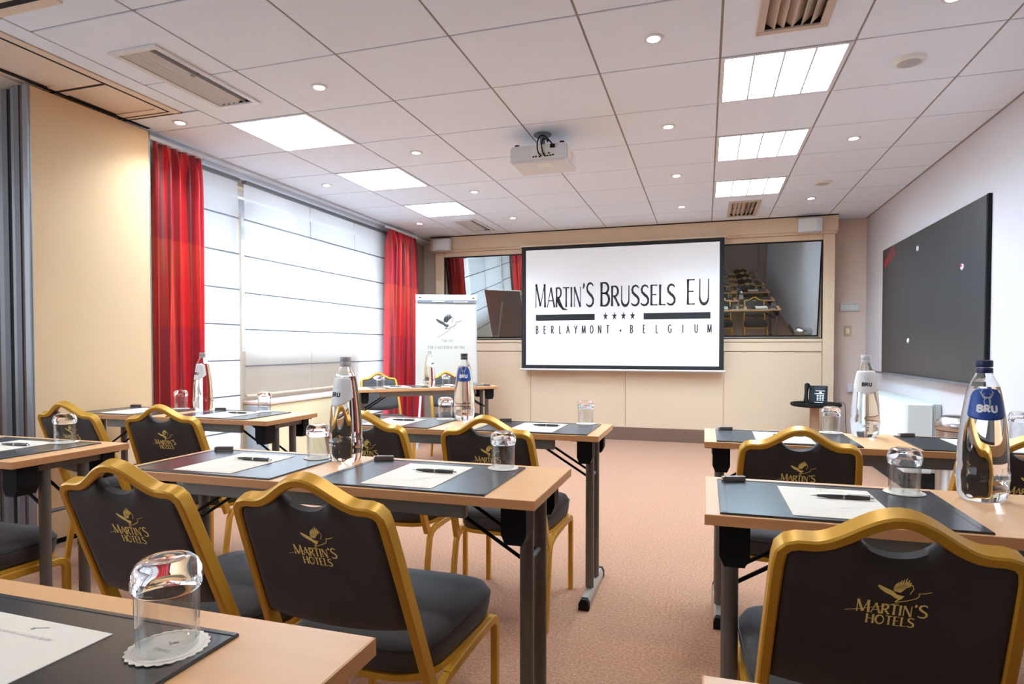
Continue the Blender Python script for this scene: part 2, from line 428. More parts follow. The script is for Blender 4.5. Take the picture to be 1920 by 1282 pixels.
# windows: white frames with panes
def window(n, y0, y1, z0, z1, xf=XL - 0.16):
    bm = nb(); t = 0.05
    bx(bm, xf, xf + 0.06, y0, y0 + t, z0, z1); bx(bm, xf, xf + 0.06, y1 - t, y1, z0, z1)
    bx(bm, xf, xf + 0.06, y0 + t, y1 - t, z0, z0 + t); bx(bm, xf, xf + 0.06, y0 + t, y1 - t, z1 - t, z1)
    w = struct('window_%d' % n, bm, M_frame_w)
    bm = nb(); bx(bm, xf + 0.025, xf + 0.031, y0 + t, y1 - t, z0 + t, z1 - t); obj('pane', bm, M_pane, w)
window(1, 3.55, 4.18, 0.0, 2.44); window(2, 4.20, 5.06, 1.075, 2.44); window(3, 5.06, 5.95, 1.075, 2.44); window(4, 5.95, 6.40, 0.0, 2.44)
# stone arcade just outside, seen faintly through the sheer blinds
bm = nb(); y = 2.6
while y < 8.0:
    y2 = y + 0.05; bx(bm, XL - 0.75, XL - 0.60, y, y2, arch((y + y2) / 2), 3.2); y = y2
struct('wall_arcade', bm, M_ext)
bm = nb(); bx(bm, -14, -4.6, -8, 16, -0.3, -0.2); struct('ground_outside', bm, M_ext)
window(10, -3.7, -1.9, 0.8, 2.3, -4.58); window(8, -1.9, -0.1, 0.8, 2.3, -4.58); window(9, -0.1, 1.7, 0.8, 2.3, -4.58)  # unseen windows added behind the camera to light chair backs and foreground
# pale building across the street
bm = nb(); bx(bm, -14, -13.6, -8, 16, -3, 1.0); o = struct('street_wall', bm, M_ext)

# ceiling: void slab, tiles, rails
bm = nb(); bx(bm, -4.6, XR + 0.12, YK - 0.1, YB + 0.12, H + 0.12, H + 0.2); ceil = struct('ceiling', bm, M_dark)
bm = nb(); bx(bm, -4.5, XR, YK, 1.46, H, H + 0.015); obj('ceiling_board', bm, M_ceil, ceil)
VENTS = [(0.21, 0.51, 2.345, 3.075), (0.215, 0.515, 6.49, 7.22), (-2.785, -2.49, 2.316, 3.055), (-2.75, -2.465, 6.50, 7.21)]
LIGHTS = [(i, j) for i in (0, -5) for j in (0, 2, 4)]
BACKL = [(i, j) for i in (0, -5) for j in (-4, -7, -10)]  # unseen panels behind the camera, added for more light
def rects_minus(r, h):
    x0, x1, y0, y1 = r; a0, a1, b0, b1 = max(x0, h[0]), min(x1, h[1]), max(y0, h[2]), min(y1, h[3])
    if a0 >= a1 or b0 >= b1: return [r]
    out = []
    if b0 > y0: out.append((x0, x1, y0, b0))
    if b1 < y1: out.append((x0, x1, b1, y1))
    if a0 > x0: out.append((x0, a0, b0, b1))
    if a1 < x1: out.append((a1, x1, b0, b1))
    return out
XC = 1.36            # cornice right end
tile_me = {}
g = 0.0055
for i in range(-6, 3):
    for j in range(-3, 7):
        if (i, j) in LIGHTS: continue
        x0, x1 = GX + i * G, min(GX + (i + 1) * G, XR)
        y0, y1 = GY + j * G, GY + (j + 1) * G
        if j == 6: y1 = YB
        R = (x0 + g, x1 - g, y0 + g, y1 - g)
        if i == -6:
            if y1 < 3.05: continue
            if y0 < 3.05: R = (x0 + g, x1 - g, 3.05, y1 - g)
        rs = [R]
        for v in VENTS: rs = [q for r_ in rs for q in rects_minus(r_, (v[0] + 0.02, v[1] - 0.02, v[2] + 0.02, v[3] - 0.02))]
        full = len(rs) == 1 and abs((R[1] - R[0]) - (G - 2 * g)) < 1e-6 and abs((R[3] - R[2]) - (G - 2 * g)) < 1e-6
        if full and 'full' in tile_me:
            o = bpy.data.objects.new('ceiling_tile', tile_me['full']); C.objects.link(o); o.parent = ceil
        else:
            bm = nb()
            for q in rs:
                if full: bx(bm, 0, R[1] - R[0], 0, R[3] - R[2], H, H + 0.015, 0.0015, 1)
                else: bx(bm, q[0] - R[0], q[1] - R[0], q[2] - R[2], q[3] - R[2], H, H + 0.015)
            o = obj('ceiling_tile', bm, M_ceil, ceil)
            if full: tile_me['full'] = o.data
        o.location = (R[0], R[2], 0)
# grid rails just above the tile faces
for i in range(-5, 3):
    bm = nb(); x = GX + i * G; bx(bm, x - 0.012, x + 0.012, 1.46, YB, H + 0.0045, H + 0.006); obj('ceiling_rail', bm, M_rail, ceil)
for j in range(-3, 8):
    y = GY + j * G
    if y > 7.5: continue
    bm = nb(); bx(bm, -3.54 if y > 3.05 else -2.938, XR, y - 0.010, y + 0.010, H + 0.007, H + 0.0085); obj('ceiling_rail', bm, M_rail, ceil)
bm = nb(); bx(bm, XR - 0.012, XR, 1.46, YB, H - 0.004, H + 0.004); obj('ceiling_edge', bm, M_rail, ceil)
# plaster strip and beige inspection hatches left of the last rail
bm = nb(); bx(bm, -3.055, -2.944, 1.95, 3.03, H, H + 0.015); obj('ceiling_strip', bm, M_ceil, ceil)
bm = nb(); bx(bm, -3.112, -3.062, 1.95, 3.03, H - 0.004, H + 0.015); obj('ceiling_trim', bm, M_hatch, ceil)
def hatch(x0, x1, y0, y1):
    bm = nb(); t = 0.045
    for r in ((x0, x1, y0, y0 + t), (x0, x1, y1 - t, y1), (x0, x0 + t, y0 + t, y1 - t), (x1 - t, x1, y0 + t, y1 - t)):
        bx(bm, r[0], r[1], r[2], r[3], H - 0.003, H + 0.015)
    o = obj('ceiling_hatch', bm, M_hatch, ceil)
    bm = nb(); bx(bm, x0 + t, x1 - t, y0 + t, y1 - t, H + 0.004, H + 0.016); obj('hatch_panel', bm, M_hatch, o)
hatch(-3.60, -3.130, 1.96, 2.572); hatch(-3.60, -3.130, 2.592, 2.994)
bm = nb(); bx(bm, -3.60, -3.06, 3.004, 3.03, H - 0.002, H + 0.015); obj('ceiling_trim', bm, M_hatch, ceil)
bm = nb(); bx(bm, -4.5, -3.60, 1.46, 3.2, H, H + 0.015); obj('ceiling_board', bm, M_hatch, ceil)
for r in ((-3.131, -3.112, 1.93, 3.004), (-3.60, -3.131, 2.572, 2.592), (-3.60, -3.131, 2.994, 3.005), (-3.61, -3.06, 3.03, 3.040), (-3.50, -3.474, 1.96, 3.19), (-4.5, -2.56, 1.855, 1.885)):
    bm = nb(); bx(bm, r[0], r[1], r[2], r[3], H - 0.0035, H + 0.012); obj('gap_shade', bm, M_dark, ceil)  # flush dark strips stand in for the shade inside the open gaps
bm = nb(); bx(bm, -4.5, -2.56, 1.60, 1.855, H - 0.002, H + 0.015); obj('ceiling_trim', bm, M_hatch, ceil)
bm = nb(); bx(bm, -4.5, -2.56, 1.885, 1.93, H - 0.006, H + 0.015); obj('ceiling_trim', bm, M_hatch, ceil)
# stepped pelmet between ceiling and window wall
bm = nb(); bx(bm, -3.62, -3.545, 3.05, YB, H - 0.015, H + 0.02); bx(bm, XL, -3.62, 3.2, YB, H - 0.045, H + 0.02); struct('trim_2', bm, M_ceil)

# fixtures ---------------------------------------------------------------------------------------------
def light_panel(i, j, label, group='square ceiling light panels'):
    x0, y0 = GX + i * G, GY + j * G
    t = thing('ceiling_light', label, 'ceiling light', (x0 + G / 2, y0 + G / 2, H), 0, group)
    a = G / 2 - 0.004
    bm = nb()
    for r in ((-a, a, -a, -a + 0.02), (-a, a, a - 0.02, a), (-a, -a + 0.02, -a + 0.02, a - 0.02), (a - 0.02, a, -a + 0.02, a - 0.02)):
        bx(bm, r[0], r[1], r[2], r[3], -0.003, 0.05)
    obj('frame', bm, M_white, t)
    bm = nb(); bx(bm, -a + 0.02, a - 0.02, -a + 0.02, a - 0.02, 0.03, 0.034); obj('diffuser', bm, M_lamp, t)
    for k in (-1, 0, 1):
        bm = nb(); bx(bm, k * 0.14 - 0.005, k * 0.14 + 0.005, -a + 0.02, a - 0.02, -0.003, 0.029); obj('divider', bm, M_offwhite, t)
    for k in range(-5, 6):
        bm = nb(); bx(bm, -a + 0.02, a - 0.02, k * 0.05 - 0.0008, k * 0.05 + 0.0008, 0.012, 0.028); obj('louvre_blade', bm, M_offwhite, t)
    return t
LL = {(0, 0): 'largest square ceiling light panel at upper right, nearest the camera', (0, 2): 'middle square ceiling light panel of the right-hand row of three',
      (0, 4): 'farthest square ceiling light panel of the right-hand row, beside the small vent',
      (-5, 0): 'nearest square ceiling light panel of the left-hand row, beside the long air vent', (-5, 2): 'middle square ceiling light panel of the left-hand row of three',
      (-5, 4): 'farthest square ceiling light panel of the left-hand row, above far red curtain'}
for k in LIGHTS: light_panel(k[0], k[1], LL[k])
for n, k in enumerate(BACKL): light_panel(k[0], k[1], 'unseen square ceiling light panel added behind the camera for illumination', 'added ceiling light panels behind the camera')

def vent(v, label, beige, along):
    x0, x1, y0, y1 = v; cx, cy = (x0 + x1) / 2, (y0 + y1) / 2; a, b = (x1 - x0) / 2, (y1 - y0) / 2
    t = thing('ceiling_vent', label, 'air vent', (cx, cy, H), 0, 'ceiling air vents')
    m = M_vent if beige else M_white
    bm = nb(); w = 0.035
    for (p, q, r, s) in ((-a, a, -b, -b + w), (-a, a, b - w, b), (-a, -a + w, -b + w, b - w), (a - w, a, -b + w, b - w)):
        bx(bm, p, q, r, s, -0.010, 0.002, 0.003, 1)
    obj('frame', bm, m, t)
    bm = nb(); i0, j0 = a - w, b - w
    bx(bm, -i0, i0, -j0, j0, 0.085, 0.09); bx(bm, -i0 - 0.004, -i0, -j0, j0, 0.002, 0.085); bx(bm, i0, i0 + 0.004, -j0, j0, 0.002, 0.085)
    bx(bm, -i0, i0, -j0 - 0.004, -j0, 0.002, 0.085); bx(bm, -i0, i0, j0, j0 + 0.004, 0.002, 0.085)
    obj('duct', bm, M_dark, t)
    n = 6
    for k in range(n):
        x = -i0 + (k + 0.5) * 2 * i0 / n
        lean = (0.022 if k < n / 2 else -0.022) if beige else (0.003 if k > 3 else -0.024)
        if not beige: x += 0.004 if k > 3 else 0.008
        bm = nb(); P = [(x - lean, 0.034), (x - lean + 0.003, 0.034), (x + lean + 0.003, -0.004), (x + lean, -0.004)]
        A = [bm.verts.new((p, -j0, z)) for p, z in P]; B = [bm.verts.new((p, j0, z)) for p, z in P]
        bm.faces.new(A); bm.faces.new(B[::-1])
        for q in range(4): bm.faces.new((A[q], B[q], B[(q + 1) % 4], A[(q + 1) % 4]))
        if not beige and k == n - 1: bm.free(); continue
        obj('slat', bm, m, t)
vent(VENTS[0], 'beige ceiling air vent with deep slats at the top right edge', True, 0)
vent(VENTS[1], 'small beige ceiling air vent above the projection screen', True, 0)
vent(VENTS[2], 'long white ceiling air vent with black slots at upper left', False, 0)
vent(VENTS[3], 'small grey ceiling air vent near the far left red curtain', False, 0)

SPOTS = [(-0.238, 2.967, 'downlight left of the largest right-hand light panel'), (-0.238, 4.167, 'downlight right of the ceiling projector'), (-0.238, 5.367, 'downlight left of the farthest right-hand light panel'),
         (-0.238, 6.567, 'downlight above the middle of the projection screen'), (-2.038, 2.967, 'downlight right of the long white air vent'), (-2.038, 4.167, 'downlight right of the nearest left-hand light panel'),
         (-2.038, 5.367, 'downlight right of the middle left-hand light panel'), (-2.038, 6.567, 'downlight above the left end of the projection screen'),
         (-3.205, 3.167, 'downlight above the near red curtain'), (-3.2, 4.76, 'downlight above the middle of the window blinds'), (-3.16, 6.54, 'downlight above the far red curtain'),
         (0.962, 2.985, 'downlight at the top right picture edge'), (0.962, 4.775, 'downlight between the two right-hand ceiling detectors'), (0.962, 6.565, 'downlight behind the farther ceiling detector')]
def downlight(label):
    t = thing('downlight', label, 'downlight', (0, 0, 0), 0, 'small round recessed downlights')
    bm = nb(); lathe(bm, [(0.028, -0.001), (0.030, -0.006), (0.044, -0.005), (0.047, 0.0), (0.047, 0.002), (0.028, 0.002)], 24); obj('ring', bm, M_white, t, 40)
    bm = nb(); lathe(bm, [(0, -0.003), (0.018, -0.004), (0.0275, -0.001)], 20); obj('lamp', bm, M_spot, t, 60)
    ld = bpy.data.lights.new('downlight_beam', 'SPOT'); ld.energy = SPOTW; ld.spot_size = math.radians(125); ld.spot_blend = 0.9
    ld.shadow_soft_size = 0.03; ld.color = (0.84, 0.935, 1.0)
    lo = bpy.data.objects.new('downlight_beam', ld); C.objects.link(lo); lo.parent = t; lo.location = (0, 0, -0.012)
    return t
d0 = None
for x, y, lab in SPOTS:
    lab = 'small round ' + lab
    if d0 is None: d0 = downlight(lab); d0.location = (x, y, H)
    else: dup(d0, (x, y, H), 0, lab)
for x, y in ((-0.238, 1.767), (-0.238, 0.567), (-2.038, 1.767), (-2.038, 0.567)):  # extra lamps added out of view to brighten the foreground
    dup(d0, (x, y, H), 0, 'small round downlight added above or behind the camera to brighten the foreground', 'added downlights out of the picture')
def detector(x, y, lab):
    t = thing('ceiling_detector', lab, 'detector', (x, y, H), 0, 'round ceiling detectors')
    bm = nb(); lathe(bm, [(0, -0.018), (0.055, -0.018), (0.072, -0.013), (0.078, 0.0), (0, 0.0)], 28); obj('rim', bm, M_offwhite, t, 40)
    bm = nb(); lathe(bm, [(0, -0.024), (0.04, -0.023), (0.054, -0.0182), (0, -0.0182)], 28); obj('grille', bm, M_capg, t, 40)
detector(0.962, 3.567, 'larger round white ceiling detector beside the upper right light panel')
detector(0.965, 5.96, 'smaller-looking round ceiling detector beside the farthest right light panel')

# back panelling -----------------------------------------------------------------------------------------
YP = 7.48
bm = nb()
YQ = 7.68                                                        # carcass behind the boards, hollow behind the booth windows
bx(bm, -3.38, 1.34, YP + 0.02, YQ, 0.0, 1.207); bx(bm, -3.38, 1.34, YP + 0.02, YQ, 2.283, H)
bx(bm, -3.38, -3.26, YP + 0.02, YQ, 1.207, 2.283); bx(bm, -2.10, 0.10, YP + 0.02, YQ, 1.207, 2.283); bx(bm, 1.222, 1.34, YP + 0.02, YQ, 1.207, 2.283)
bx(bm, -3.26, 1.222, YQ - 0.01, YQ, 1.207, 2.283)
pan = struct('wall_panelling', bm, M_panel)
def board(x0, x1, z0, z1, y0=YP, y1=YP + 0.02, nm='panel'):
    bm = nb(); bx(bm, x0 + 0.002, x1 - 0.002, y0, y1, z0 + 0.002, z1 - 0.002, 0.003, 1); return obj(nm, bm, M_panel, pan)
bm = nb(); bx(bm, -3.435, 1.362, 7.42, 7.62, 2.372, H + 0.01, 0.004, 1); bx(bm, -3.42, 1.35, 7.45, 7.62, 2.345, 2.372); obj('cornice', bm, M_panel, pan)
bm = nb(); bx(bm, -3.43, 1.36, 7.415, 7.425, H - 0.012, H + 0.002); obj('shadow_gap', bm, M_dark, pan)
ZB = 0.15
for x0, x1 in ((-3.26, -2.09), (-2.09, -0.908), (-0.908, 0.205), (0.205, 1.222)): board(x0, x1, ZB, 1.058)
board(-3.38, -3.26, 0.0, 2.345, YP - 0.015, YP + 0.02, 'post'); board(1.222, 1.34, 0.0, 2.345, YP - 0.015, YP + 0.02, 'post')
board(-3.26, 1.222, 1.064, 1.170, YP - 0.006, YP + 0.02, 'rail'); board(-3.26, 1.222, 1.170, 1.207, YP - 0.014, YP + 0.02, 'rail'); board(-3.26, 1.222, 2.283, 2.345, YP - 0.006, YP + 0.02, 'rail')
board(-2.10, 0.10, 1.207, 2.283, YP, YP + 0.02)
for n, (x0, x1) in enumerate(((-3.26, -2.10), (0.10, 1.222))):
    bm = nb(); w = 0.012
    for r in ((x0, x1, 1.207, 1.207 + w), (x0, x1, 2.283 - w, 2.283), (x0, x0 + w, 1.207 + w, 2.283 - w), (x1 - w, x1, 1.207 + w, 2.283 - w)): bx(bm, r[0], r[1], YP - 0.002, YP + 0.019, r[2], r[3])
    wdw = struct('window_%d' % (5 + n), bm, M_dark)
    bm = nb(); za, zb, yb_, yt = 1.2075, 2.2825, YP + 0.145, YP + 0.022       # the booth glass leans into the room at the top
    prism(bm, [(yb_, za), (yt, zb), (yt + 0.008, zb), (yb_ + 0.008, za)], x0 + 0.001, x1 - 0.001, lambda a, b, c: (c, a, b)); obj('pane', bm, M_mirror, wdw)
bm = nb(); bx(bm, -3.26, 1.222, YP - 0.004, YP + 0.02, 0.0, ZB, 0.003, 1); struct('baseboard_back', bm, M_base)
bm = nb(); bx(bm, 1.345, XR, YB - 0.02, YB, 0, 0.1); bx(bm, XR - 0.015, XR, 1.0, YB - 0.02, 0, 0.09); struct('baseboard_right', bm, M_base)

# projection screen -----------------------------------------------------------------------------------------
t = thing('projection_screen', 'large white projection screen showing the hotel name, with black border', 'screen', (-0.985, 7.36, 0))
X0, X1, Z0, Z1 = -1.185, 1.185, 0.85, 2.345
bm = nb(); bx(bm, X0 + 0.055, X1 - 0.05, -0.002, 0.002, Z0 + 0.045, Z1 - 0.045); obj('image_surface', bm, M_screen, t)
bm = nb()
for r in ((X0, X0 + 0.055, Z0, Z1), (X1 - 0.05, X1, Z0, Z1), (X0 + 0.055, X1 - 0.05, Z0, Z0 + 0.045), (X0 + 0.055, X1 - 0.05, Z1 - 0.045, Z1)): bx(bm, r[0], r[1], -0.0025, 0.0025, r[2], r[3])
obj('border', bm, M_scrblk, t)
bm = nb(); tube(bm, [(X0 - 0.02, 0, Z0 - 0.01), (X1 + 0.02, 0, Z0 - 0.01)], 0.013, 10); obj('bottom_bar', bm, M_white, t, 40)
bm = nb(); bx(bm, X0 - 0.03, X1 + 0.03, 0.0, 0.055, Z1, Z1 + 0.02); obj('top_case', bm, M_panel, t)
bm = nb(); ys = -0.0032
mp = lambda u, v: (u, ys, v)
def fit(bm, s, u0, u1, v0, h, wt, small, track=0.06, even=False):
    w1 = textw(s, 1.0, track, small) * h
    text(bm, s, u0, v0, h, lambda u, v: mp(u0 + (u - u0) * (u1 - u0) / w1, v), 1.0, wt, track, small, False, even)
fit(bm, "Martin'S", -1.018, -0.285, 1.598, 0.285, 0.125, 0.84)
fit(bm, 'Brussels', -0.215, 0.655, 1.598, 0.285, 0.125, 0.84)
fit(bm, 'EU', 0.775, 1.035, 1.598, 0.290, 0.115, 0.84, 0.16)
ribbon(bm, [(-0.74, 1.70), (-0.70, 1.62), (-0.66, 1.575), (-0.61, 1.565)], [0.03, 0.03, 0.028, 0.01], mp)
for a, b in ((-1.003, -0.277), (0.298, 1.04)): poly(bm, [(a, 1.437), (b, 1.437), (b, 1.510), (a, 1.510)], mp)
for k in range(4):
    cx = -0.148 + k * 0.106; pts = []
    for q in range(10):
        rr = 0.042 if q % 2 == 0 else 0.017; an = PI / 2 + q * PI / 5
        pts.append((cx + rr * 0.72 * math.cos(an), 1.480 + rr * 1.25 * math.sin(an)))
    c_ = bm.verts.new(mp(cx, 1.480)); vv = [bm.verts.new(mp(*p)) for p in pts]
    for q in range(10): bm.faces.new((c_, vv[q], vv[(q + 1) % 10]))
def spaced(bm, s, us, v0, h, xs, wt):
    for ch, u in zip(s, us): text(bm, ch, u, v0, h, mp, xs, wt, 0, 0.8, True, True)
us = [-0.988 + k * 0.0965 for k in range(10)]
spaced(bm, 'BERLAYMONT', us, 1.278, 0.094, 0.58, 0.115)
spaced(bm, '.', [0.030], 1.278, 0.094, 1.0, 0.20)
spaced(bm, 'BELGIUM', [0.158 + k * 0.1455 for k in range(7)], 1.278, 0.094, 0.58, 0.115)
obj('lettering', bm, M_ink, t, fix=False)

# loudspeakers on the cornice
def speaker(x, lab):
    t = thing('wall_speaker', lab, 'speaker', (x, 7.42, 2.352), 0, 'white cornice loudspeakers')
    bm = nb()
    pr = [(-0.105, 0), (0.105, 0), (0.122, -0.05), (0.118, -0.10), (0.06, -0.122), (-0.06, -0.122), (-0.118, -0.10), (-0.122, -0.05)]
    prism(bm, pr, 0.0, 0.145); bmesh.ops.bevel(bm, geom=[e for e in bm.edges], offset=0.006, segments=2, affect='EDGES'); obj('cabinet', bm, M_white, t, 30)
    bm = nb()
    prism(bm, [(-0.058, -0.1222), (0.058, -0.1222), (0.058, -0.1252), (-0.058, -0.1252)], 0.014, 0.131); obj('grille', bm, M_offwhite, t)
    bm = nb(); bm2 = [bm.verts.new((0.012 * math.cos(a), -0.1262, 0.072 + 0.012 * math.sin(a))) for a in [k * PI / 6 for k in range(12)]]; bm.faces.new(bm2); obj('badge', bm, M_white, t)
speaker(-3.235, 'white loudspeaker at the left end of the cornice, beside the curtain'); speaker(1.07, 'white loudspeaker at the right end of the cornice')

# right wall board ---------------------------------------------------------------------------------------------
t = thing('magnetic_board', 'large black magnetic board hung on the right wall', 'board', (XR - 0.0015, 5.80, 0))
bm = nb(); bx(bm, -0.026, 0, -1.19, 1.18, 0.868, 2.070, 0.002, 1); obj('panel', bm, M_board, t)
bm = nb(); bx(bm, -0.022, 0, -1.205, -1.191, 0.868, 2.074); obj('edge_strip', bm, M_black, t)
bm = nb(); bx(bm, -0.055, 0, -1.10, 1.27, 0.855, 0.866); bx(bm, -0.058, -0.053, -1.10, 1.27, 0.855, 0.874); obj('pen_ledge', bm, M_alud, t)
bm = nb()
def mpb(u, v):
    a = math.radians(17); cu, cv = 0.08, 1.955
    return (-0.0268, 1.18 - (cu + u * math.cos(a) - v * math.sin(a)) , cv - 0.075 + u * math.sin(a) + v * math.cos(a))
text(bm, 'MAGNETIC', 0.0, 0.0, 0.085, mpb, 0.66, 0.13, 0.14, 0.8, False, True)
obj('lettering', bm, M_red, t, fix=False)
def magnet(y, z, lab, red=False):
    t = thing('board_magnet', lab, 'magnet', (XR - 0.027, y, z), 0, 'round magnets on the black board')
    bm = nb(); lathe(bm, [(0.021, 0), (0.0215, 0.006), (0.018, 0.009), (0, 0.0100)], 20)
    bmesh.ops.rotate(bm, verts=bm.verts, cent=(0, 0, 0), matrix=Matrix.Rotation(-PI / 2, 3, 'Y')); obj('disc', bm, M_white, t, 40)
    if red:
        bm = nb(); prism(bm, [(0.018 * math.cos(a), 0.018 * math.sin(a)) for a in [k * PI / 8 for k in range(9)]], 0.0095, 0.0106, lambda x, y, z: (-z, x, y)); obj('red_half', bm, M_red, t)
magnet(5.91, 1.930, 'small white round magnet high on the left of the black board'); magnet(4.97, 1.66, 'small half red, half white magnet right of centre on the black board', True)
magnet(6.13, 1.168, 'small white round magnet low on the left of the black board')
# wall controls in the recess
t = thing('wall_controller', 'white wide wall control panel with a row of buttons', 'wall switch', (1.54, YB, 1.562))
bm = nb(); bx(bm, -0.098, 0.098, -0.03, 0, -0.045, 0.045, 0.004); obj('case', bm, M_white, t)
for k in range(5):
    bm = nb(); bx(bm, -0.08 + k * 0.033, -0.055 + k * 0.033, -0.034, -0.030, -0.03, 0.022, 0.002, 1); obj('button', bm, M_offwhite, t)
bm = nb(); bx(bm, -0.08, 0.08, -0.0315, -0.030, 0.029, 0.034); obj('display_strip', bm, M_capg, t)
t = thing('wall_socket', 'small beige rectangular wall switch below the white control panel', 'wall switch', (1.522, YB, 1.295))
bm = nb(); bx(bm, -0.038, 0.038, -0.012, 0, -0.06, 0.06, 0.003); obj('plate', bm, M_sockb, t)
bm = nb(); bx(bm, -0.018, 0.018, -0.02, -0.012, -0.03, 0.03, 0.003); obj('rocker', bm, M_cream, t)
t = thing('wall_box', 'small white junction box low on the taupe recess wall', 'wall box', (1.565, YB, 0.655))
bm = nb(); bx(bm, -0.04, 0.04, -0.035, 0, -0.045, 0.045, 0.004); obj('case', bm, M_white, t)
bm = nb(); bx(bm, -0.022, 0.022, -0.038, -0.035, -0.022, 0.022, 0.001, 1); obj('insert', bm, M_offwhite, t)

# heater and bin ---------------------------------------------------------------------------------------------
t = thing('wall_heater', 'white convector heater on the floor against the right wall', 'heater', (1.575, 6.15, 0))
bm = nb(); bx(bm, -0.125, 0.07, -0.76, 0.76, 0.15, 0.685, 0.02, 3); obj('body', bm, M_heat, t, 30)
bm = nb(); bx(bm, -0.10, 0.065, -0.768, -0.760, 0.16, 0.675, 0.003, 1); obj('end_cover', bm, M_heatend, t)
for k in range(6):
    bm = nb(); bx(bm, 0.072 + k * 0.009, 0.077 + k * 0.009, -0.755, 0.75, 0.16, 0.68); obj('fin', bm, M_heatend, t)
bm = nb(); bx(bm, 0.07, 0.128, -0.74, 0.74, 0.17, 0.672); obj('back_plate', bm, M_heatend, t)
for k in range(16):
    bm = nb(); bx(bm, -0.09, 0.06, -0.71 + k * 0.09, -0.65 + k * 0.09, 0.6845, 0.688); obj('top_grille', bm, M_heatend, t)
bm = nb(); bx(bm, -0.08, 0.10, -0.72, 0.72, 0.0, 0.152); obj('plinth', bm, M_dark, t)
t = thing('waste_bin', 'round stainless steel waste bin with swing lid by the heater', 'bin', (1.50, 4.42, 0))
bm = nb(); lathe(bm, [(0, 0), (0.135, 0), (0.135, 0.02), (0.131, 0.025), (0.131, 0.60), (0, 0.60)], 36); obj('body', bm, M_silver, t, 40)
bm = nb(); lathe(bm, [(0.133, 0.605), (0.136, 0.61), (0.136, 0.650), (0.130, 0.662), (0.105, 0.685), (0.095, 0.689), (0, 0.692), (0, 0.604)], 36); obj('lid', bm, M_silver, t, 40)
bm = nb(); lathe(bm, [(0.10, 0.6005), (0.130, 0.6005), (0.130, 0.6045), (0.10, 0.6045)], 36); obj('gap_ring', bm, M_dark, t)

# phone on pedestal shelf ---------------------------------------------------------------------------------------------
t = thing('pedestal_shelf', 'round black shelf on a wooden post beside the panelling', 'side table', (1.09, 7.0, 0))
bm = nb(); lathe(bm, [(0, 0.505), (0.222, 0.505), (0.240, 0.515), (0.240, 0.535), (0.235, 0.54), (0.225, 0.54), (0.222, 0.535), (0, 0.535)], 40); obj('shelf_top', bm, M_black, t, 40)
bm = nb(); bx(bm, -0.052, 0.032, -0.04, 0.04, 0.03, 0.505, 0.004, 1); obj('post', bm, M_wood, t)
bm = nb(); bx(bm, -0.15, 0.13, -0.14, 0.14, 0.0, 0.03, 0.004, 1); obj('foot_plate', bm, M_wood, t)
t = thing('desk_phone', 'black desk telephone with handset standing on the round shelf', 'telephone', (1.11, 6.98, 0.5355), math.radians(-12))
al = math.radians(62)
def tilt(x, s, d):   # s along the face upward, d out of the face toward the viewer
    return (x, -0.06 + s * math.cos(al) - d * math.sin(al), 0.006 + s * math.sin(al) + d * math.cos(al))
def tbox(bm, x0, x1, s0, s1, d0, d1):
    v = [bm.verts.new(tilt(*p)) for p in ((x0, s0, d0), (x1, s0, d0), (x1, s1, d0), (x0, s1, d0), (x0, s0, d1), (x1, s0, d1), (x1, s1, d1), (x0, s1, d1))]
    for f in ((0, 3, 2, 1), (4, 5, 6, 7), (0, 1, 5, 4), (1, 2, 6, 5), (2, 3, 7, 6), (3, 0, 4, 7)): bm.faces.new([v[k] for k in f])
bm = nb(); tbox(bm, -0.085, 0.085, 0.0, 0.20, -0.022, 0.0); bmesh.ops.bevel(bm, geom=bm.edges[:], offset=0.004, segments=2, affect='EDGES'); obj('body', bm, M_black, t, 40)
for sx in (-0.075, 0.06):
    bm = nb(); prism(bm, [(0.0, 0.15), (0.02, 0.15), (0.105, 0.0), (0.075, 0.0)], sx, sx + 0.015, lambda a, b, c: (c, a, b)); obj('stand', bm, M_black, t)
bm = nb(); pts = bez([Vector(tilt(-0.105, 0.0, 0.012)), Vector(tilt(-0.108, 0.03, 0.022)), Vector(tilt(-0.108, 0.10, 0.040)), Vector(tilt(-0.105, 0.17, 0.026)), Vector(tilt(-0.102, 0.20, 0.012))], 4)
tube(bm, pts, [0.026, 0.027, 0.026, 0.025, 0.022, 0.019, 0.018, 0.017, 0.017, 0.018, 0.020, 0.022, 0.024, 0.026, 0.027, 0.026, 0.024], 12); obj('handset', bm, M_black, t, 50)
bm = nb(); tbox(bm, -0.035, 0.07, 0.145, 0.19, 0.0005, 0.002); obj('display', bm, M_ink, t)
for r in range(4):
    for c in range(3):
        bm = nb(); tbox(bm, -0.012 + c * 0.024, 0.004 + c * 0.024, 0.032 + r * 0.017, 0.042 + r * 0.017, 0.0005, 0.003); obj('key', bm, M_offwhite, t)
for s0, x0, x1 in ((0.008, -0.03, 0.045), (0.104, -0.035, 0.055), (0.136, -0.025, 0.062)):
    bm = nb(); tbox(bm, x0, x1, s0, s0 + 0.007, 0.0005, 0.003); obj('key_strip', bm, M_white, t)
bm = nb(); v = [bm.verts.new(tilt(0.02 + 0.013 * math.cos(a), 0.122 + 0.009 * math.sin(a), 0.002)) for a in [k * PI / 7 for k in range(14)]]; bm.faces.new(v); obj('round_key', bm, M_white, t)
pt = t; t = thing('phone_cable', 'thin black telephone cable hanging from the round shelf', 'cable', pt.location[:], math.radians(-12))
bm = nb(); tube(bm, bez([(0.09, 0.06, 0.006), (0.16, 0.05, 0.008), (0.225, 0.055, 0.010), (0.243, 0.06, -0.03), (0.25, 0.07, -0.2), (0.26, 0.09, -0.42), (0.26, 0.12, -0.53)], 5), 0.003, 6); obj('cord', bm, M_black, t, 60)
t = pt
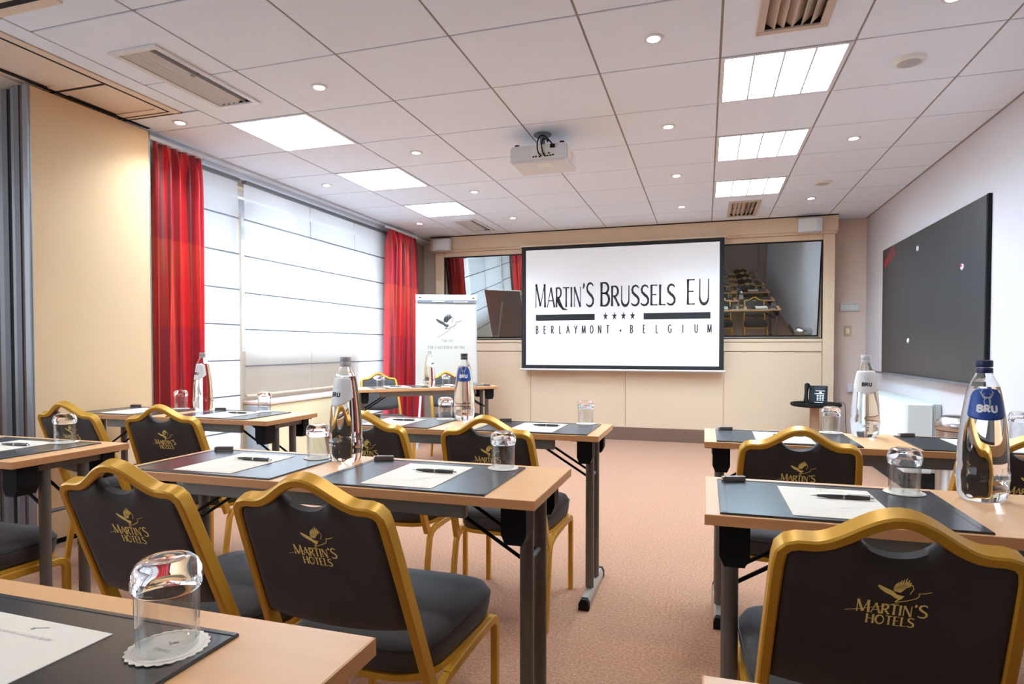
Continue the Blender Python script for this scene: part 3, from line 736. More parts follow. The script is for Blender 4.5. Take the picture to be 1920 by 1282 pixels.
bm = nb(); pts = [Vector((-0.17 + 0.06 * math.cos(a), 0.005 + 0.03 * math.sin(a), 0.006)) for a in [k * PI / 10 for k in range(19)]]; tube(bm, pts, 0.006, 6); obj('coiled_cord', bm, M_black, t, 60)

# projector ---------------------------------------------------------------------------------------------
t = thing('ceiling_projector', 'white projector hung from the ceiling with black cables', 'projector', (-1.055, 3.95, 2.33))
bm = nb(); prism(bm, [(-0.195, 0.0), (0.195, 0.0), (0.195, 0.32), (-0.195, 0.32)], 0.0, 0.112); bmesh.ops.bevel(bm, geom=bm.edges[:], offset=0.012, segments=3, affect='EDGES'); obj('body', bm, M_white, t, 40)
bm = nb(); bx(bm, -0.045, 0.115, -0.003, 0.0, 0.018, 0.105); obj('port_panel', bm, M_offwhite, t)
for k, (x, z) in enumerate(((-0.03, 0.03), (-0.012, 0.03), (0.012, 0.028), (0.05, 0.03), (0.066, 0.03), (0.085, 0.031), (0.102, 0.033), (0.012, 0.045), (0.04, 0.046), (0.075, 0.046))):
    bm = nb(); bx(bm, x - 0.006, x + 0.006, -0.005, -0.003, z - 0.0045, z + 0.0045); obj('port', bm, M_black, t)
bm = nb(); bx(bm, 0.085, 0.115, -0.016, -0.003, 0.078, 0.100); obj('power_plug', bm, M_black, t)
for k, pts in enumerate(([(0.025, -0.008, 0.03), (0.010, -0.03, 0.05), (0.005, -0.035, 0.10), (0.02, -0.03, 0.150), (0.045, 0.02, 0.165), (0.06, 0.08, 0.150)], [(0.045, -0.008, 0.032), (0.035, -0.02, 0.06), (0.03, -0.02, 0.11), (0.045, -0.01, 0.14), (0.06, 0.06, 0.145)], [(0.100, -0.016, 0.098), (0.085, -0.022, 0.118), (0.06, 0.0, 0.135), (0.05, 0.06, 0.14)])):
    bm = nb(); tube(bm, bez(pts, 5), 0.0045, 7); obj('cable', bm, M_black, t, 60)
bm = nb(); bx(bm, 0.1935, 0.1965, 0.03, 0.12, 0.02, 0.092); obj('side_vent', bm, M_hatch, t)
bm = nb(); bx(bm, 0.1935, 0.1965, 0.15, 0.19, 0.025, 0.088); obj('side_vent', bm, M_hatch, t)
bm = nb(); bx(bm, -0.03, 0.07, 0.05, 0.15, -0.0015, 0.001); obj('lamp_hatch', bm, M_offwhite, t)
for x in (-0.15, 0.155):
    bm = nb(); lathe(bm, [(0, 0.112), (0.016, 0.112), (0.016, 0.124), (0, 0.126)], 16, x, 0.03); obj('foot', bm, M_black, t, 40)
bm = nb(); bx(bm, -0.05, 0.06, 0.06, 0.18, 0.112, 0.124); lathe(bm, [(0.018, 0.124), (0.018, 0.205), (0, 0.205)], 16, 0, 0.12); lathe(bm, [(0, 0.205), (0.06, 0.205), (0.06, 0.2135), (0, 0.2135)], 24, 0, 0.12); obj('ceiling_mount', bm, M_alud, t, 40)
bm = nb(); tube(bm, [(0.0, 0.321, 0.055), (0.0, 0.335, 0.055)], 0.035, 20); obj('lens', bm, M_black, t, 40)

# left side: sliding partition stack ---------------------------------------------------------------------------------------------
XF = -3.48
def leaf(k, lab, x1, th, y0):
    t = thing('partition_panel', lab, 'partition', (x1, y0, 0), 0, 'stacked sliding partition panels')
    bm = nb(); bx(bm, -th, 0, 0.0, 3.19 - y0, 0.03, H - 0.02, 0.004, 1); obj('leaf', bm, M_part, t)
    bm = nb(); bx(bm, -th - 0.001, -th * 0.62, -0.012, 0.0, 0.03, H - 0.02); obj('edge_profile', bm, M_alud, t)
    bm = nb(); bx(bm, -th * 0.60, -th * 0.36, -0.006, 0.0, 0.03, H - 0.02); obj('edge_gap', bm, M_dark if k % 2 else M_brownp, t)
    bm = nb(); bx(bm, -th * 0.34, 0.001, -0.012, 0.0, 0.03, H - 0.02); obj('edge_profile', bm, M_alu, t)
    bm = nb(); bx(bm, -th + 0.01, -0.01, 0.03, 3.16 - y0, 0.0, 0.03); obj('floor_seal', bm, M_black, t)
    return t
t = leaf(0, 'front sliding partition panel with a large plain beige face', XF, 0.10, 2.43)
bm = nb(); bx(bm, -0.002, 0.003, 0.0, 0.006, 0.03, H - 0.02); obj('edge_bead', bm, M_alu, t)
bm = nb(); bx(bm, -0.002, 0.003, 0.752, 0.758, 0.03, H - 0.02); obj('edge_bead', bm, M_alu, t)
leaf(1, 'second sliding partition panel, seen edge-on behind the beige front panel', XF - 0.115, 0.105, 2.45)
leaf(2, 'third sliding partition panel, seen edge-on at the left picture edge', XF - 0.235, 0.105, 2.46)
leaf(3, 'hindmost sliding partition panel, only a sliver of its edge at far left', XF - 0.355, 0.105, 2.46)

# curtains ---------------------------------------------------------------------------------------------
def curtain(lab, y0, y1, xb, npl, amp, flare, seed, zt=2.475, fullu=1.0):
    rnd = random.Random(seed); ph = [rnd.uniform(-.5, .5) for _ in range(npl + 2)]
    bm = nb(); uvl = bm.loops.layers.uv.new('UVMap')
    nu, nv = npl * 12, 34; Z0 = 0.02
    def f(u, v):
        z = Z0 + (zt - Z0) * v
        top = max(0.0, (v - 0.93) / 0.07)
        k = u * npl; i = int(k); fr = k - i
        a = amp * (0.75 + 0.5 * ph[min(i, npl)]) * (1 - 0.55 * top)
        w = math.sin(2 * PI * k + 0.5 * math.sin(3 * v + i)) 
        x = xb + a * w + 0.25 * a * math.sin(4 * PI * k + 1.3 + 2 * v)
        wid = 1 + flare * (1 - v) ** 1.5
        yc = (y0 + y1) / 2 + (y1 - y0) * 0.10 * flare * math.sin(2 * v)
        y = yc + (u - 0.5) * (y1 - y0) * wid + 0.3 * a * math.cos(2 * PI * k)
        if v > 0.985: x = xb + (x - xb) * 0.6
        return (x, y, z)
    V = grid(bm, nu, nv, f)
    bm.faces.ensure_lookup_table()
    idx = {}
    for i in range(nu + 1):
        for j in range(nv + 1): idx[V[i][j]] = (i / nu * fullu, j / nv)
    for fc in bm.faces:
        for l in fc.loops: l[uvl].uv = idx[l.vert]
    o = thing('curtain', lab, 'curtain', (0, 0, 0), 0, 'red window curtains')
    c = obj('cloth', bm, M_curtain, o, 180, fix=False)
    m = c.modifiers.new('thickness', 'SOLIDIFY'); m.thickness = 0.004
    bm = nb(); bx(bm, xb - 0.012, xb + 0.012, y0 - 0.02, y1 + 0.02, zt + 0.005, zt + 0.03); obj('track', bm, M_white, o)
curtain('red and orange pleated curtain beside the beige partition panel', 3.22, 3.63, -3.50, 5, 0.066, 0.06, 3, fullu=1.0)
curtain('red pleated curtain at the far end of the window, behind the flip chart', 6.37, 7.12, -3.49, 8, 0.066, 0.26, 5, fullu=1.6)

# roman blinds ---------------------------------------------------------------------------------------------
def blind(lab, y0, y1, zb, seams, zt=2.44, xb=-3.60):
    t = thing('roman_blind', lab, 'blind', (xb, (y0 + y1) / 2, 0), 0, 'sheer white roman blinds')
    hw = (y1 - y0) / 2
    bm = nb(); nz = 60
    def f(u, v):
        z = zb + (zt - zb) * v
        d = min([abs(z - s) for s in seams] + [1])
        sag = 0.010 * math.sin(PI * min(1, d / 0.15)) + 0.003 * math.sin(9 * u + 3 * z)
        return (sag * 0.6, -hw + 2 * hw * u, z)
    grid(bm, 8, nz, f); c = obj('cloth', bm, M_sheer, t, 180, fix=False)
    for s in seams:
        bm = nb(); bx(bm, -0.002, 0.010, -hw, hw, s - 0.005, s + 0.005); obj('rod_pocket', bm, M_alud, t)
    bm = nb(); bx(bm, -0.012, 0.016, -hw, hw, zb - 0.012, zb + 0.006, 0.003, 1); obj('bottom_bar', bm, M_wallw, t)
    bm = nb(); bx(bm, -0.02, 0.025, -hw, hw, zt, zt + 0.028, 0.003, 1); obj('head_rail', bm, M_alud, t)
blind('long sheer roman blind nearest the camera, beside the red curtain', 3.62, 4.125, 0.06, [2.15, 1.863, 1.576, 1.292, 1.006, 0.723, 0.44])
S5 = [2.152, 1.857, 1.557, 1.258, 0.957]
blind('sheer roman blind with beige lower edge, left of the window mullion', 4.192, 5.076, 0.715, S5)
blind('sheer roman blind with beige lower edge, right of the window mullion', 5.084, 5.86, 0.715, S5)
blind('long sheer roman blind next to the far red curtain', 5.865, 6.62, 0.06, S5 + [0.66, 0.36])
# radiator casing under the window
t = thing('radiator_casing', 'cream radiator casing with blue-grey end under the window', 'radiator', (-3.50, 5.05, 0))
bm = nb(); bx(bm, -0.175, 0.09, -0.83, 0.80, 0.05, 0.64, 0.006, 1); obj('body', bm, M_cream, t)
bm = nb(); bx(bm, -0.178, 0.10, -0.835, 0.81, 0.64, 0.665, 0.004, 1); obj('top_board', bm, M_wallb, t)
bm = nb(); bx(bm, -0.11, 0.105, -0.845, -0.832, 0.02, 0.63, 0.004, 1); obj('end_plate', bm, M_bgrey, t)
bm = nb(); bx(bm, -0.17, 0.07, -0.80, 0.78, 0.0, 0.05); obj('plinth', bm, M_dark, t)

# flip chart ---------------------------------------------------------------------------------------------
t = thing('flip_chart', 'white flip chart stand with a printed paper pad', 'flip chart', (-2.765, 6.40, 0), math.radians(24))
hw = 0.345; tl = math.radians(8)
def fc(u, v, d=0.0): return (u, v * math.sin(tl) - d, 0.70 + v * math.cos(tl))
def fbox(bm, u0, u1, v0, v1, d0, d1):
    v = [bm.verts.new(fc(*p)) for p in ((u0, v0, d0), (u1, v0, d0), (u1, v1, d0), (u0, v1, d0), (u0, v0, d1), (u1, v0, d1), (u1, v1, d1), (u0, v1, d1))]
    for f in ((0, 3, 2, 1), (4, 5, 6, 7), (0, 1, 5, 4), (1, 2, 6, 5), (2, 3, 7, 6), (3, 0, 4, 7)): bm.faces.new([v[k] for k in f])
bm = nb(); fbox(bm, -hw, hw, 0.0, 1.015, -0.022, 0.0); obj('board', bm, mat('flip_board', (192, 186, 178), 0.5), t)
bm = nb(); fbox(bm, -hw + 0.015, hw - 0.012, 0.02, 0.955, 0.001, 0.012); obj('paper_pad', bm, mat('flip_paper', (194, 183, 168), 0.85, spec=0.2), t)
bm = nb(); fbox(bm, -hw + 0.02, hw - 0.018, 0.925, 0.955, 0.012, 0.024); obj('clamp_bar', bm, M_alud, t)
bm = nb(); fbox(bm, -hw, hw, 0.957, 1.02, 0.0, 0.018); obj('top_rail', bm, M_offwhite, t)
for u in (-hw + 0.035, hw - 0.05):
    bm = nb(); fbox(bm, u, u + 0.025, 0.978, 0.990, 0.018, 0.021); obj('slot', bm, M_black, t)
bm = nb(); fbox(bm, -0.16, -0.02, 0.936, 0.946, 0.024, 0.030); fbox(bm, 0.08, 0.24, 0.930, 0.940, 0.024, 0.030); obj('clamp_lever', bm, M_white, t)
bm = nb(); mpf = lambda u, v: fc(u, v, 0.0128)
bird(bm, 0.0, 0.715, 0.42, mpf, 'steep')
M_fp = mat('flip_print', (64, 62, 60), 0.8)
obj('printed_emblem', bm, M_fp, t, fix=False)
bm = nb()
text(bm, 'Take off', 0.01, 0.475, 0.035, mpf, 0.85, 0.10, 0.10, 0.85, True)
text(bm, 'For a successful meeting', 0.0, 0.40, 0.035, mpf, 0.85, 0.10, 0.10, 0.85, True)
obj('printed_lettering', bm, M_fp, t, fix=False)
for u in (-0.26, 0.26):
    bm = nb(); tube(bm, [fc(u, 0.3, -0.03), (u * 1.25, -0.16, 0.0)], 0.014, 8); obj('front_leg', bm, M_white, t, 50)
bm = nb(); tube(bm, [fc(0, 0.85, -0.04), (0, 0.62, 0.0)], 0.014, 8); obj('rear_leg', bm, M_white, t, 50)
bm = nb(); fbox(bm, -hw, hw, -0.02, 0.0, -0.02, 0.06); obj('pen_tray', bm, M_offwhite, t)

# ------------------------------------------------------------------ tables
TL, TD, TZ = 1.32, 0.425, 0.74
def make_table(lab):
    """origin: floor under the middle of the front edge; depth runs to +y"""
    t = thing('training_table', lab, 'table', (0, 0, 0), 0, 'beech-topped folding training tables')
    a = TL / 2
    bm = nb(); bx(bm, -a, a, 0, TD, TZ - 0.024, TZ, 0.0015, 1); top = obj('table_top', bm, M_beech, t)
    bm = nb()
    e = 0.0008
    bx(bm, -a - e, a + e, -e, 0.0, TZ - 0.0235, TZ - 0.001); bx(bm, -a - e, a + e, TD, TD + e, TZ - 0.0235, TZ - 0.001)
    bx(bm, -a - e, -a, 0, TD, TZ - 0.0235, TZ - 0.001); bx(bm, a, a + e, 0, TD, TZ - 0.0235, TZ - 0.001)
    obj('edge_band', bm, M_edge, top)
    bm = nb(); bx(bm, -a + 0.20, a - 0.20, 0.055, 0.075, TZ - 0.074, TZ - 0.0245, 0.003, 1); obj('apron', bm, mat('apron_metal', (134, 132, 127), 0.42, 0.3), t)
    bm = nb(); bx(bm, -a + 0.20, a - 0.20, 0.35, 0.37, TZ - 0.060, TZ - 0.0245, 0.003, 1); obj('apron', bm, mat('apron_metal', (134, 132, 127), 0.42, 0.3), t)
    for s in (-1, 1):
        lx = s * (a - 0.060)
        for yy in (0.145, 0.285):
            bm = nb(); tube(bm, [(lx, yy, 0.05), (lx, yy, TZ - 0.03)], 0.0185, 14); obj('leg', bm, M_metal, t, 40)
        bm = nb(); P = []
        prof = [(-0.021, 0.004), (0.021, 0.004), (0.021, 0.030), (0.012, 0.048), (-0.012, 0.048), (-0.021, 0.030)]
        prism(bm, prof, 0.03, TD - 0.03, lambda x, z, y: (lx + x, y, z)); ft = obj('foot', bm, M_foot, t)
        for y0, y1 in ((0.0, 0.03), (TD - 0.03, TD)):
            bm = nb(); prism(bm, [(x * 1.06, max(0.0, z * 1.04 - 0.003)) for x, z in prof], y0, y1, lambda x, z, y: (lx + x, y, z)); obj('end_cap', bm, M_black, ft)
        bm = nb(); bx(bm, lx - 0.020, lx + 0.020, 0.04, TD - 0.04, TZ - 0.052, TZ - 0.0245); obj('cross_bar', bm, M_metal, t)
        hx = s * (a - 0.064)
        for y0, y1 in ((0.035, 0.105), (TD - 0.085, TD - 0.035)):
            bm = nb(); prism(bm, [(-0.033, 0.0), (0.033, 0.0), (0.033, -0.075), (0.022, -0.100), (-0.022, -0.100), (-0.033, -0.075)], y0, y1, lambda x, z, y: (hx + x, y, TZ - 0.0245 + z)); bx(bm, hx - 0.06, hx + 0.05, y0 - 0.005, y1 + 0.005, TZ - 0.030, TZ - 0.0245)
            obj('leg_housing', bm, M_black, t)
        for yy in (0.165, 0.265):
            bm = nb(); tube(bm, [(lx - s * 0.012, yy, 0.535), (s * (a - 0.36), yy, TZ - 0.03)], 0.0055, 8); obj('brace', bm, M_black, t, 60)
        bm = nb(); tube(bm, [(lx, 0.13, 0.535), (lx, 0.30, 0.535)], 0.007, 8); obj('brace_pivot', bm, M_alud, t, 60)
    return t
TB = {   # name: (centre x, front y, rot, label)
 'L3': (-1.05, 1.430, 0, 'beech training table in the middle, two chairs tucked in facing the screen'),
 'L4': (-1.06, 0.270, 0, 'beech training table cut off at the bottom left corner, nearest the camera'),
 'L2': (-1.082, 2.555, 0, 'beech training table just in front of the presenter table'),
 'LL3': (-2.79, 1.415, 0, 'beech training table cut off by the left picture edge'),
 'LL2': (-2.752, 2.580, 0, 'beech training table against the beige partition and red curtain'),
 'R3': (0.662, 1.432, 0, 'right-hand beech training table nearest the camera, under the blue-capped bottle'),
 'R2': (0.660, 2.540, 0, 'right-hand beech training table in front of the heater and bin'),
}
t0 = None
for k, (x, y, r, lab) in TB.items():
    if t0 is None: t0 = make_table(lab); t0.location = (x, y, 0)
    else: dup(t0, (x, y, 0), r, lab)
PA = math.atan2(0.90, 1.016)
PD = Vector((math.cos(PA), math.sin(PA), 0)); PN = Vector((-math.sin(PA), math.cos(PA), 0))
PF = Vector((-2.876, 4.73, 0)) + PD * TL / 2            # middle of the presenter table's audience edge
dup(t0, PF, PA, 'beech presenter table set at an angle before the flip chart')

# ------------------------------------------------------------------ chairs
def make_chair(lab):
    """origin: floor under the top of the back; the sitter faces +y"""
    t = thing('banquet_chair', lab, 'chair', (0, 0, 0), 0, 'gold-framed banquet chairs')
    SL = 0.40                                    # recline
    D = Vector((0, -SL, 1)).normalized(); N = Vector((0, 1, SL)).normalized()
    def P(x, z, d=0.0):                          # point on the back plane
        v = Vector((x, (0.80 - z) * SL, z)) + N * d; return v
    def topz(x): return 0.7905 + 0.054 * (math.cos(min(1, abs(x) / 0.125) * PI) * 0.5 + 0.5)
    w = 0.0205
    path = [(-0.193, 0.335), (-0.190, 0.42), (-0.184, 0.56), (-0.177, 0.70), (-0.1735, 0.755), (-0.170, 0.775), (-0.160, 0.786)]
    xs = [-0.145 + 0.29 * k / 24 for k in range(25)]
    path += [(x, topz(x)) for x in xs]
    path += [(-x, z) for x, z in [(-0.160, 0.786), (-0.170, 0.775), (-0.1735, 0.755), (-0.177, 0.70), (-0.184, 0.56), (-0.190, 0.42), (-0.193, 0.335)]]
    bm = nb(); sweep(bm, [P(x, z) for x, z in path], w, 0.035, N, 0.0035); obj('back_frame', bm, M_gold, t, 38)
    # upholstered panel with a hand grip cut into its top edge
    def halfw(z): return 0.193 - (z - 0.335) * 0.0405 - w / 2 + 0.002
    nu, nv = 60, 20
    def pan(u, v, side):
        s = 2 * u - 1
        zb = 0.490 + 0.020 * s * s
        x0 = s * 0.165
        notch = 0.060 * max(0, 1 - (x0 / 0.058) ** 2) ** 0.8 if abs(x0) < 0.058 else 0
        zt = topz(x0) - w / 2 + 0.003 - notch
        if abs(s) > 0.93: zt -= 0.02 * ((abs(s) - 0.93) / 0.07) ** 2
        z = zb + (zt - zb) * v
        x = s * halfw(z)
        ed = min(1, (1 - abs(s)) / 0.10) * min(1, v / 0.10) * min(1, (1 - v) / 0.08)
        d = side * (0.008 + 0.009 * math.sqrt(max(0, ed)))
        return P(x, z, d)
    bm = nb()
    A = grid(bm, nu, nv, lambda u, v: pan(u, v, -1)); B = grid(bm, nu, nv, lambda u, v: pan(u, v, 1))
    for i in range(nu):
        bm.faces.new((A[i][0], B[i][0], B[i + 1][0], A[i + 1][0])); bm.faces.new((A[i][nv], A[i + 1][nv], B[i + 1][nv], B[i][nv]))
    for j in range(nv):
        bm.faces.new((A[0][j], A[0][j + 1], B[0][j + 1], B[0][j])); bm.faces.new((A[nu][j], B[nu][j], B[nu][j + 1], A[nu][j + 1]))
    back = obj('backrest', bm, M_uph, t, 60)
    # embroidered emblem on the rear face
    bm = nb(); ml = lambda u, v: P(u * 1.20, 0.694 + v * 1.15, -0.0178)
    text(bm, "Martin'S", 0.0, -0.013, 0.021, ml, 1.0, 0.15, 0.05, 0.82, True)
    text(bm, 'hotels', 0.0, -0.031, 0.019, ml, 1.0, 0.15, 0.06, 0.82, True)
    bird(bm, 0.006, 0.029, 0.092, ml)
    obj('embroidered_emblem', bm, M_thread, back, fix=False)
    # seat
    def sec(th):
        c, s_ = math.cos(th), math.sin(th); e = 0.42
        x = 0.205 * math.copysign(abs(c) ** e, c); y = 0.222 * math.copysign(abs(s_) ** e, s_)
        return x * (1 + 0.10 * y / 0.222 * 0.7), 0.385 + y
    n = 40; rings = []
    bm = nb()
    for k, (sc_, z) in enumerate(((0.90, 0.366), (0.97, 0.372), (0.99, 0.392), (1.0, 0.412), (0.995, 0.428), (0.95, 0.446), (0.86, 0.455), (0.6, 0.461), (0.3, 0.463))):
        rr = []
        for q in range(n):
            x, y = sec(2 * PI * q / n); rr.append(bm.verts.new((x * sc_, 0.385 + (y - 0.385) * sc_, z)))
        rings.append(rr)
    for a_, b_ in zip(rings, rings[1:]):
        for q in range(n): bm.faces.new((a_[q], a_[(q + 1) % n], b_[(q + 1) % n], b_[q]))
    bm.faces.new(rings[0][::-1]); bm.faces.new(rings[-1])
    seat = obj('seat', bm, M_uph, t, 60)
    bm = nb(); pts = [Vector((sec(2 * PI * q / n)[0] * 0.999, 0.385 + (sec(2 * PI * q / n)[1] - 0.385) * 0.999, 0.424)) for q in range(n + 1)]
    tube(bm, pts, 0.0028, 6, False); obj('piping', bm, M_padedge, seat, 60)
    bm = nb(); prism(bm, [(sec(2 * PI * q / n)[0] * 0.985, 0.385 + (sec(2 * PI * q / n)[1] - 0.385) * 0.985) for q in range(n)], 0.352, 0.3665); obj('seat_frame', bm, M_gold, t)
    for s in (-1, 1):
        x = s * 0.200
        front = [(x, 0.600, 0.0), (x, 0.602, 0.20), (x, 0.602, 0.295)] + [(x, 0.572 + 0.030 * math.cos(a), 0.305 + 0.030 * math.sin(a)) for a in [k * PI / 12 for k in range(1, 6)]]
        rail = [(x, 0.565, 0.337), (x, 0.45, 0.340), (x, 0.33, 0.341)]
        rear = [(x, 0.25, 0.338), (x, 0.215, 0.328), (x, 0.195, 0.305), (x, 0.180, 0.24), (x, 0.135, 0.0)]
        bm = nb(); sweep(bm, front + rail[:1], 0.026, 0.020, (1, 0, 0), 0.003); obj('leg', bm, M_gold, t, 38)
        bm = nb(); sweep(bm, [front[-1]] + rail + rear[:1], 0.026, 0.020, (1, 0, 0), 0.003); obj('side_rail', bm, M_gold, t, 38)
        bm = nb(); sweep(bm, rear, 0.026, 0.020, (1, 0, 0), 0.003); obj('leg', bm, M_gold, t, 38)
    return t
CH = [
 (-0.775, 1.075, 0.0, 'gold-framed black chair in the foreground, right of the pair at the middle table'),
 (-1.275, 1.075, 0.0, 'gold-framed black chair in the foreground, left of the pair at the middle table'),
 (0.293, 1.112, 0.0, 'large gold-framed black chair at bottom right, emblem facing the camera'),
 (-0.785, 2.18, 0.0, 'gold-framed black chair half hidden behind the upturned glass on the middle table'),
 (-1.305, 2.18, 0.0, 'gold-framed black chair partly behind the white-labelled bottle on the middle table'),
 (0.292, 2.17, 0.0, 'gold-framed black chair at the left place of the table before the heater'),
 (0.915, 2.17, 0.0, 'gold-framed black chair cut off by the right picture edge'),
 (-2.315, 2.16, 0.12, 'gold-framed black chair directly in front of the near red curtain'),
 (-2.885, 2.16, 0.0, 'gold-framed black chair in front of the beige partition panel'),
 (-2.43, 1.06, 0.0, 'black chair cut off by the left edge, only its seat showing'),
]
c0 = None
for x, y, r, lab in CH:
    if c0 is None: c0 = make_chair(lab); c0.location = (x, y, 0)
    else: dup(c0, (x, y, 0), r, lab)
for s, lab in ((0.34, 'gold-framed chair facing the room behind the presenter table, by the window'), (1.05, 'gold-framed chair facing the room in front of the flip chart')):
    p = PF + PD * (s - TL / 2) + PN * (TD + 0.35)
    dup(c0, p, PA + PI, lab)

# ------------------------------------------------------------------ things on the tables
def make_pad(lab):
    """origin: front left corner of the pad on the table; 0.515 x 0.37"""
    t = thing('desk_pad', lab, 'desk pad', (0, 0, 0), 0, 'black leather desk pads')
    bm = nb(); bx(bm, 0, 0.515, 0, 0.37, 0.0002, 0.0040, 0.0012, 2); obj('mat', bm, M_pad, t)
    bm = nb()
    for r in ((0.0, 0.515, 0.0, 0.010), (0, 0.515, 0.36, 0.37), (0, 0.018, 0.010, 0.36), (0.497, 0.515, 0.010, 0.36)): bx(bm, r[0] + 0.001, r[1] - 0.001, r[2] + 0.001, r[3] - 0.001, 0.0038, 0.0050, 0.0005, 1)
    obj('hem', bm, M_pad, t)
    return t
def make_sheet(lab):
    t = thing('note_sheet', lab, 'paper', (0, 0, 0), 0, 'white note sheets')
    bm = nb(); bx(bm, -0.105, 0.105, -0.1485, 0.1485, 0, 0.0012); obj('sheet', bm, M_paper, t)
    bm = nb(); mps = lambda u, v: (u, v, 0.0016)
    ribbon(bm, [(-0.005, 0.128), (0.012, 0.135)], 0.0015, mps); poly(bm, [(-0.008, 0.124), (-0.003, 0.124), (-0.003, 0.129), (-0.008, 0.129)], mps)
    text(bm, 'Take off for a successful meeting', 0.0, 0.108, 0.0058, mps, 0.9, 0.10, 0.12, 0.85, True)
    obj('print', bm, M_print, t, fix=False)
    bm = nb(); ribbon(bm, [(-0.02 + 0.06 * math.cos(a), -0.02 + 0.075 * math.sin(a)) for a in [k * PI / 14 - 1.2 for k in range(17)]], 0.002, mps)
    ribbon(bm, [(-0.06, -0.11), (0.0, -0.06), (0.085, -0.02)], 0.002, mps)
    obj('watermark', bm, mat('pale_print', (226, 219, 210), 0.8), t, fix=False)
    return t
def make_pen(lab):
    t = thing('ballpoint_pen', lab, 'pen', (0, 0, 0), 0, 'dark ballpoint pens')
    def cyl(r, x0, x1, m, nm, par=t):
        bm = nb(); tube(bm, [(x0, 0, 0.0055), ((x0 + x1) / 2, 0, 0.0055), (x1, 0, 0.0055)], r, 12); return obj(nm, bm, m, par, 40)
    b = cyl([0.0030, 0.0052, 0.0052], -0.055, 0.002, M_pen, 'barrel'); cyl([0.0053, 0.0053, 0.0053], 0.002, 0.006, M_chrome, 'ring')
    cyl([0.0052, 0.0052, 0.0045], 0.006, 0.060, M_pen, 'cap'); cyl([0.0008, 0.0020, 0.0030], -0.070, -0.055, M_chrome, 'tip'); cyl([0.003, 0.0025, 0.0025], 0.060, 0.070, M_chrome, 'button')
    bm = nb(); bx(bm, 0.012, 0.062, -0.0015, 0.0015, 0.0112, 0.0126); bx(bm, 0.058, 0.062, -0.0015, 0.0015, 0.0095, 0.0126); obj('clip', bm, M_chrome, t)
    return t
def make_candy(lab):
    t = thing('candy_roll', lab, 'candy roll', (0, 0, 0), 0, 'small brown rolls on the desk pads')
    bm = nb(); bx(bm, -0.030, 0.028, -0.007, 0.007, 0, 0.014, 0.003, 2); obj('wrapper', bm, M_candy, t)
    bm = nb(); bx(bm, -0.036, -0.0295, -0.0068, 0.0068, 0.0002, 0.0138, 0.003, 2); obj('silver_end', bm, M_chrome, t)
    return t
def make_doily(lab):
    t = thing('paper_doily', lab, 'coaster', (0, 0, 0), 0, 'scalloped white paper coasters')
    bm = nb(); n = 96
    def rad(k): return 0.0445 + 0.0028 * abs(math.sin(12 * 2 * PI * k / n))
    prism(bm, [(rad(k) * math.cos(2 * PI * k / n), rad(k) * math.sin(2 * PI * k / n)) for k in range(n)], 0.0, 0.0010); obj('disc', bm, M_paper, t)
    bm = nb(); pts = [Vector((0.040 * math.cos(2 * PI * k / 48), 0.040 * math.sin(2 * PI * k / 48), 0.0012)) for k in range(49)]; tube(bm, pts, 0.0005, 4, False); obj('embossed_ring', bm, M_paper, t)
    bm = nb(); bird(bm, 0.0, 0.008, 0.03, lambda u, v: (u, v, 0.0014), False); text(bm, "Martin's", 0, -0.012, 0.006, lambda u, v: (u, v, 0.0014), 1.0, 0.12, 0.06, 0.85, True); obj('print', bm, M_print, t, fix=False)
    return t
def make_glass(lab):
    t = thing('water_glass', lab, 'glass', (0, 0, 0), 0, 'upturned water glasses')
    n = 40
    bm = nb(); lathe(bm, [(0.0322, 0.0700), (0.0318, 0.035), (0.0308, 0.002), (0.0318, 0.0), (0.0335, 0.001), (0.0345, 0.010), (0.0355, 0.040), (0.0362, 0.0700)], n)
    obj('wall', bm, M_thin, t, 50)
    prof = [(0.0362, 0.0702), (0.0380, 0.0725), (0.0388, 0.077), (0.0388, 0.089), (0.0378, 0.095), (0.0340, 0.1035), (0.0275, 0.109), (0.020, 0.1105), (0.013, 0.1085), (0, 0.1075)]
    inn = [(0.0325, 0.0702), (0.0318, 0.078), (0.0290, 0.085), (0.018, 0.0885), (0, 0.0893)]
    bm = nb(); lathe(bm, inn[::-1] + prof, n); obj('thick_base', bm, M_glass, t, 50)
    bm = nb(); R = 0.0391
    def mpg(u, v): a = -u / R; return (R * math.sin(a), -R * math.cos(a), 0.082 - v)
    for k in range(2): text(bm, 'BRU', -0.002 + k * PI * R, -0.005, 0.0105, mpg, 1.05, 0.17, 0.14, 1, True, True)
    me = obj('embossed_lettering', bm, M_glass, t, fix=False); md = me.modifiers.new('thickness', 'SOLIDIFY'); md.thickness = 0.0009; md.offset = 1
    return t
BP = [(0.0455, 0.004), (0.0500, 0.012), (0.0525, 0.030), (0.0535, 0.048), (0.0548, 0.054), (0.0548, 0.070), (0.0530, 0.076), (0.0528, 0.090), (0.0513, 0.132), (0.0485, 0.165), (0.0450, 0.196), (0.0390, 0.238), (0.0350, 0.262), (0.0318, 0.276), (0.0268, 0.287), (0.0212, 0.297), (0.0180, 0.306), (0.0165, 0.314), (0.0160, 0.322)]
def brad(z):
    for (r0, z0), (r1, z1) in zip(BP, BP[1:]):
        if z0 <= z <= z1: return r0 + (r1 - r0) * (z - z0) / (z1 - z0)
    return BP[-1][0]
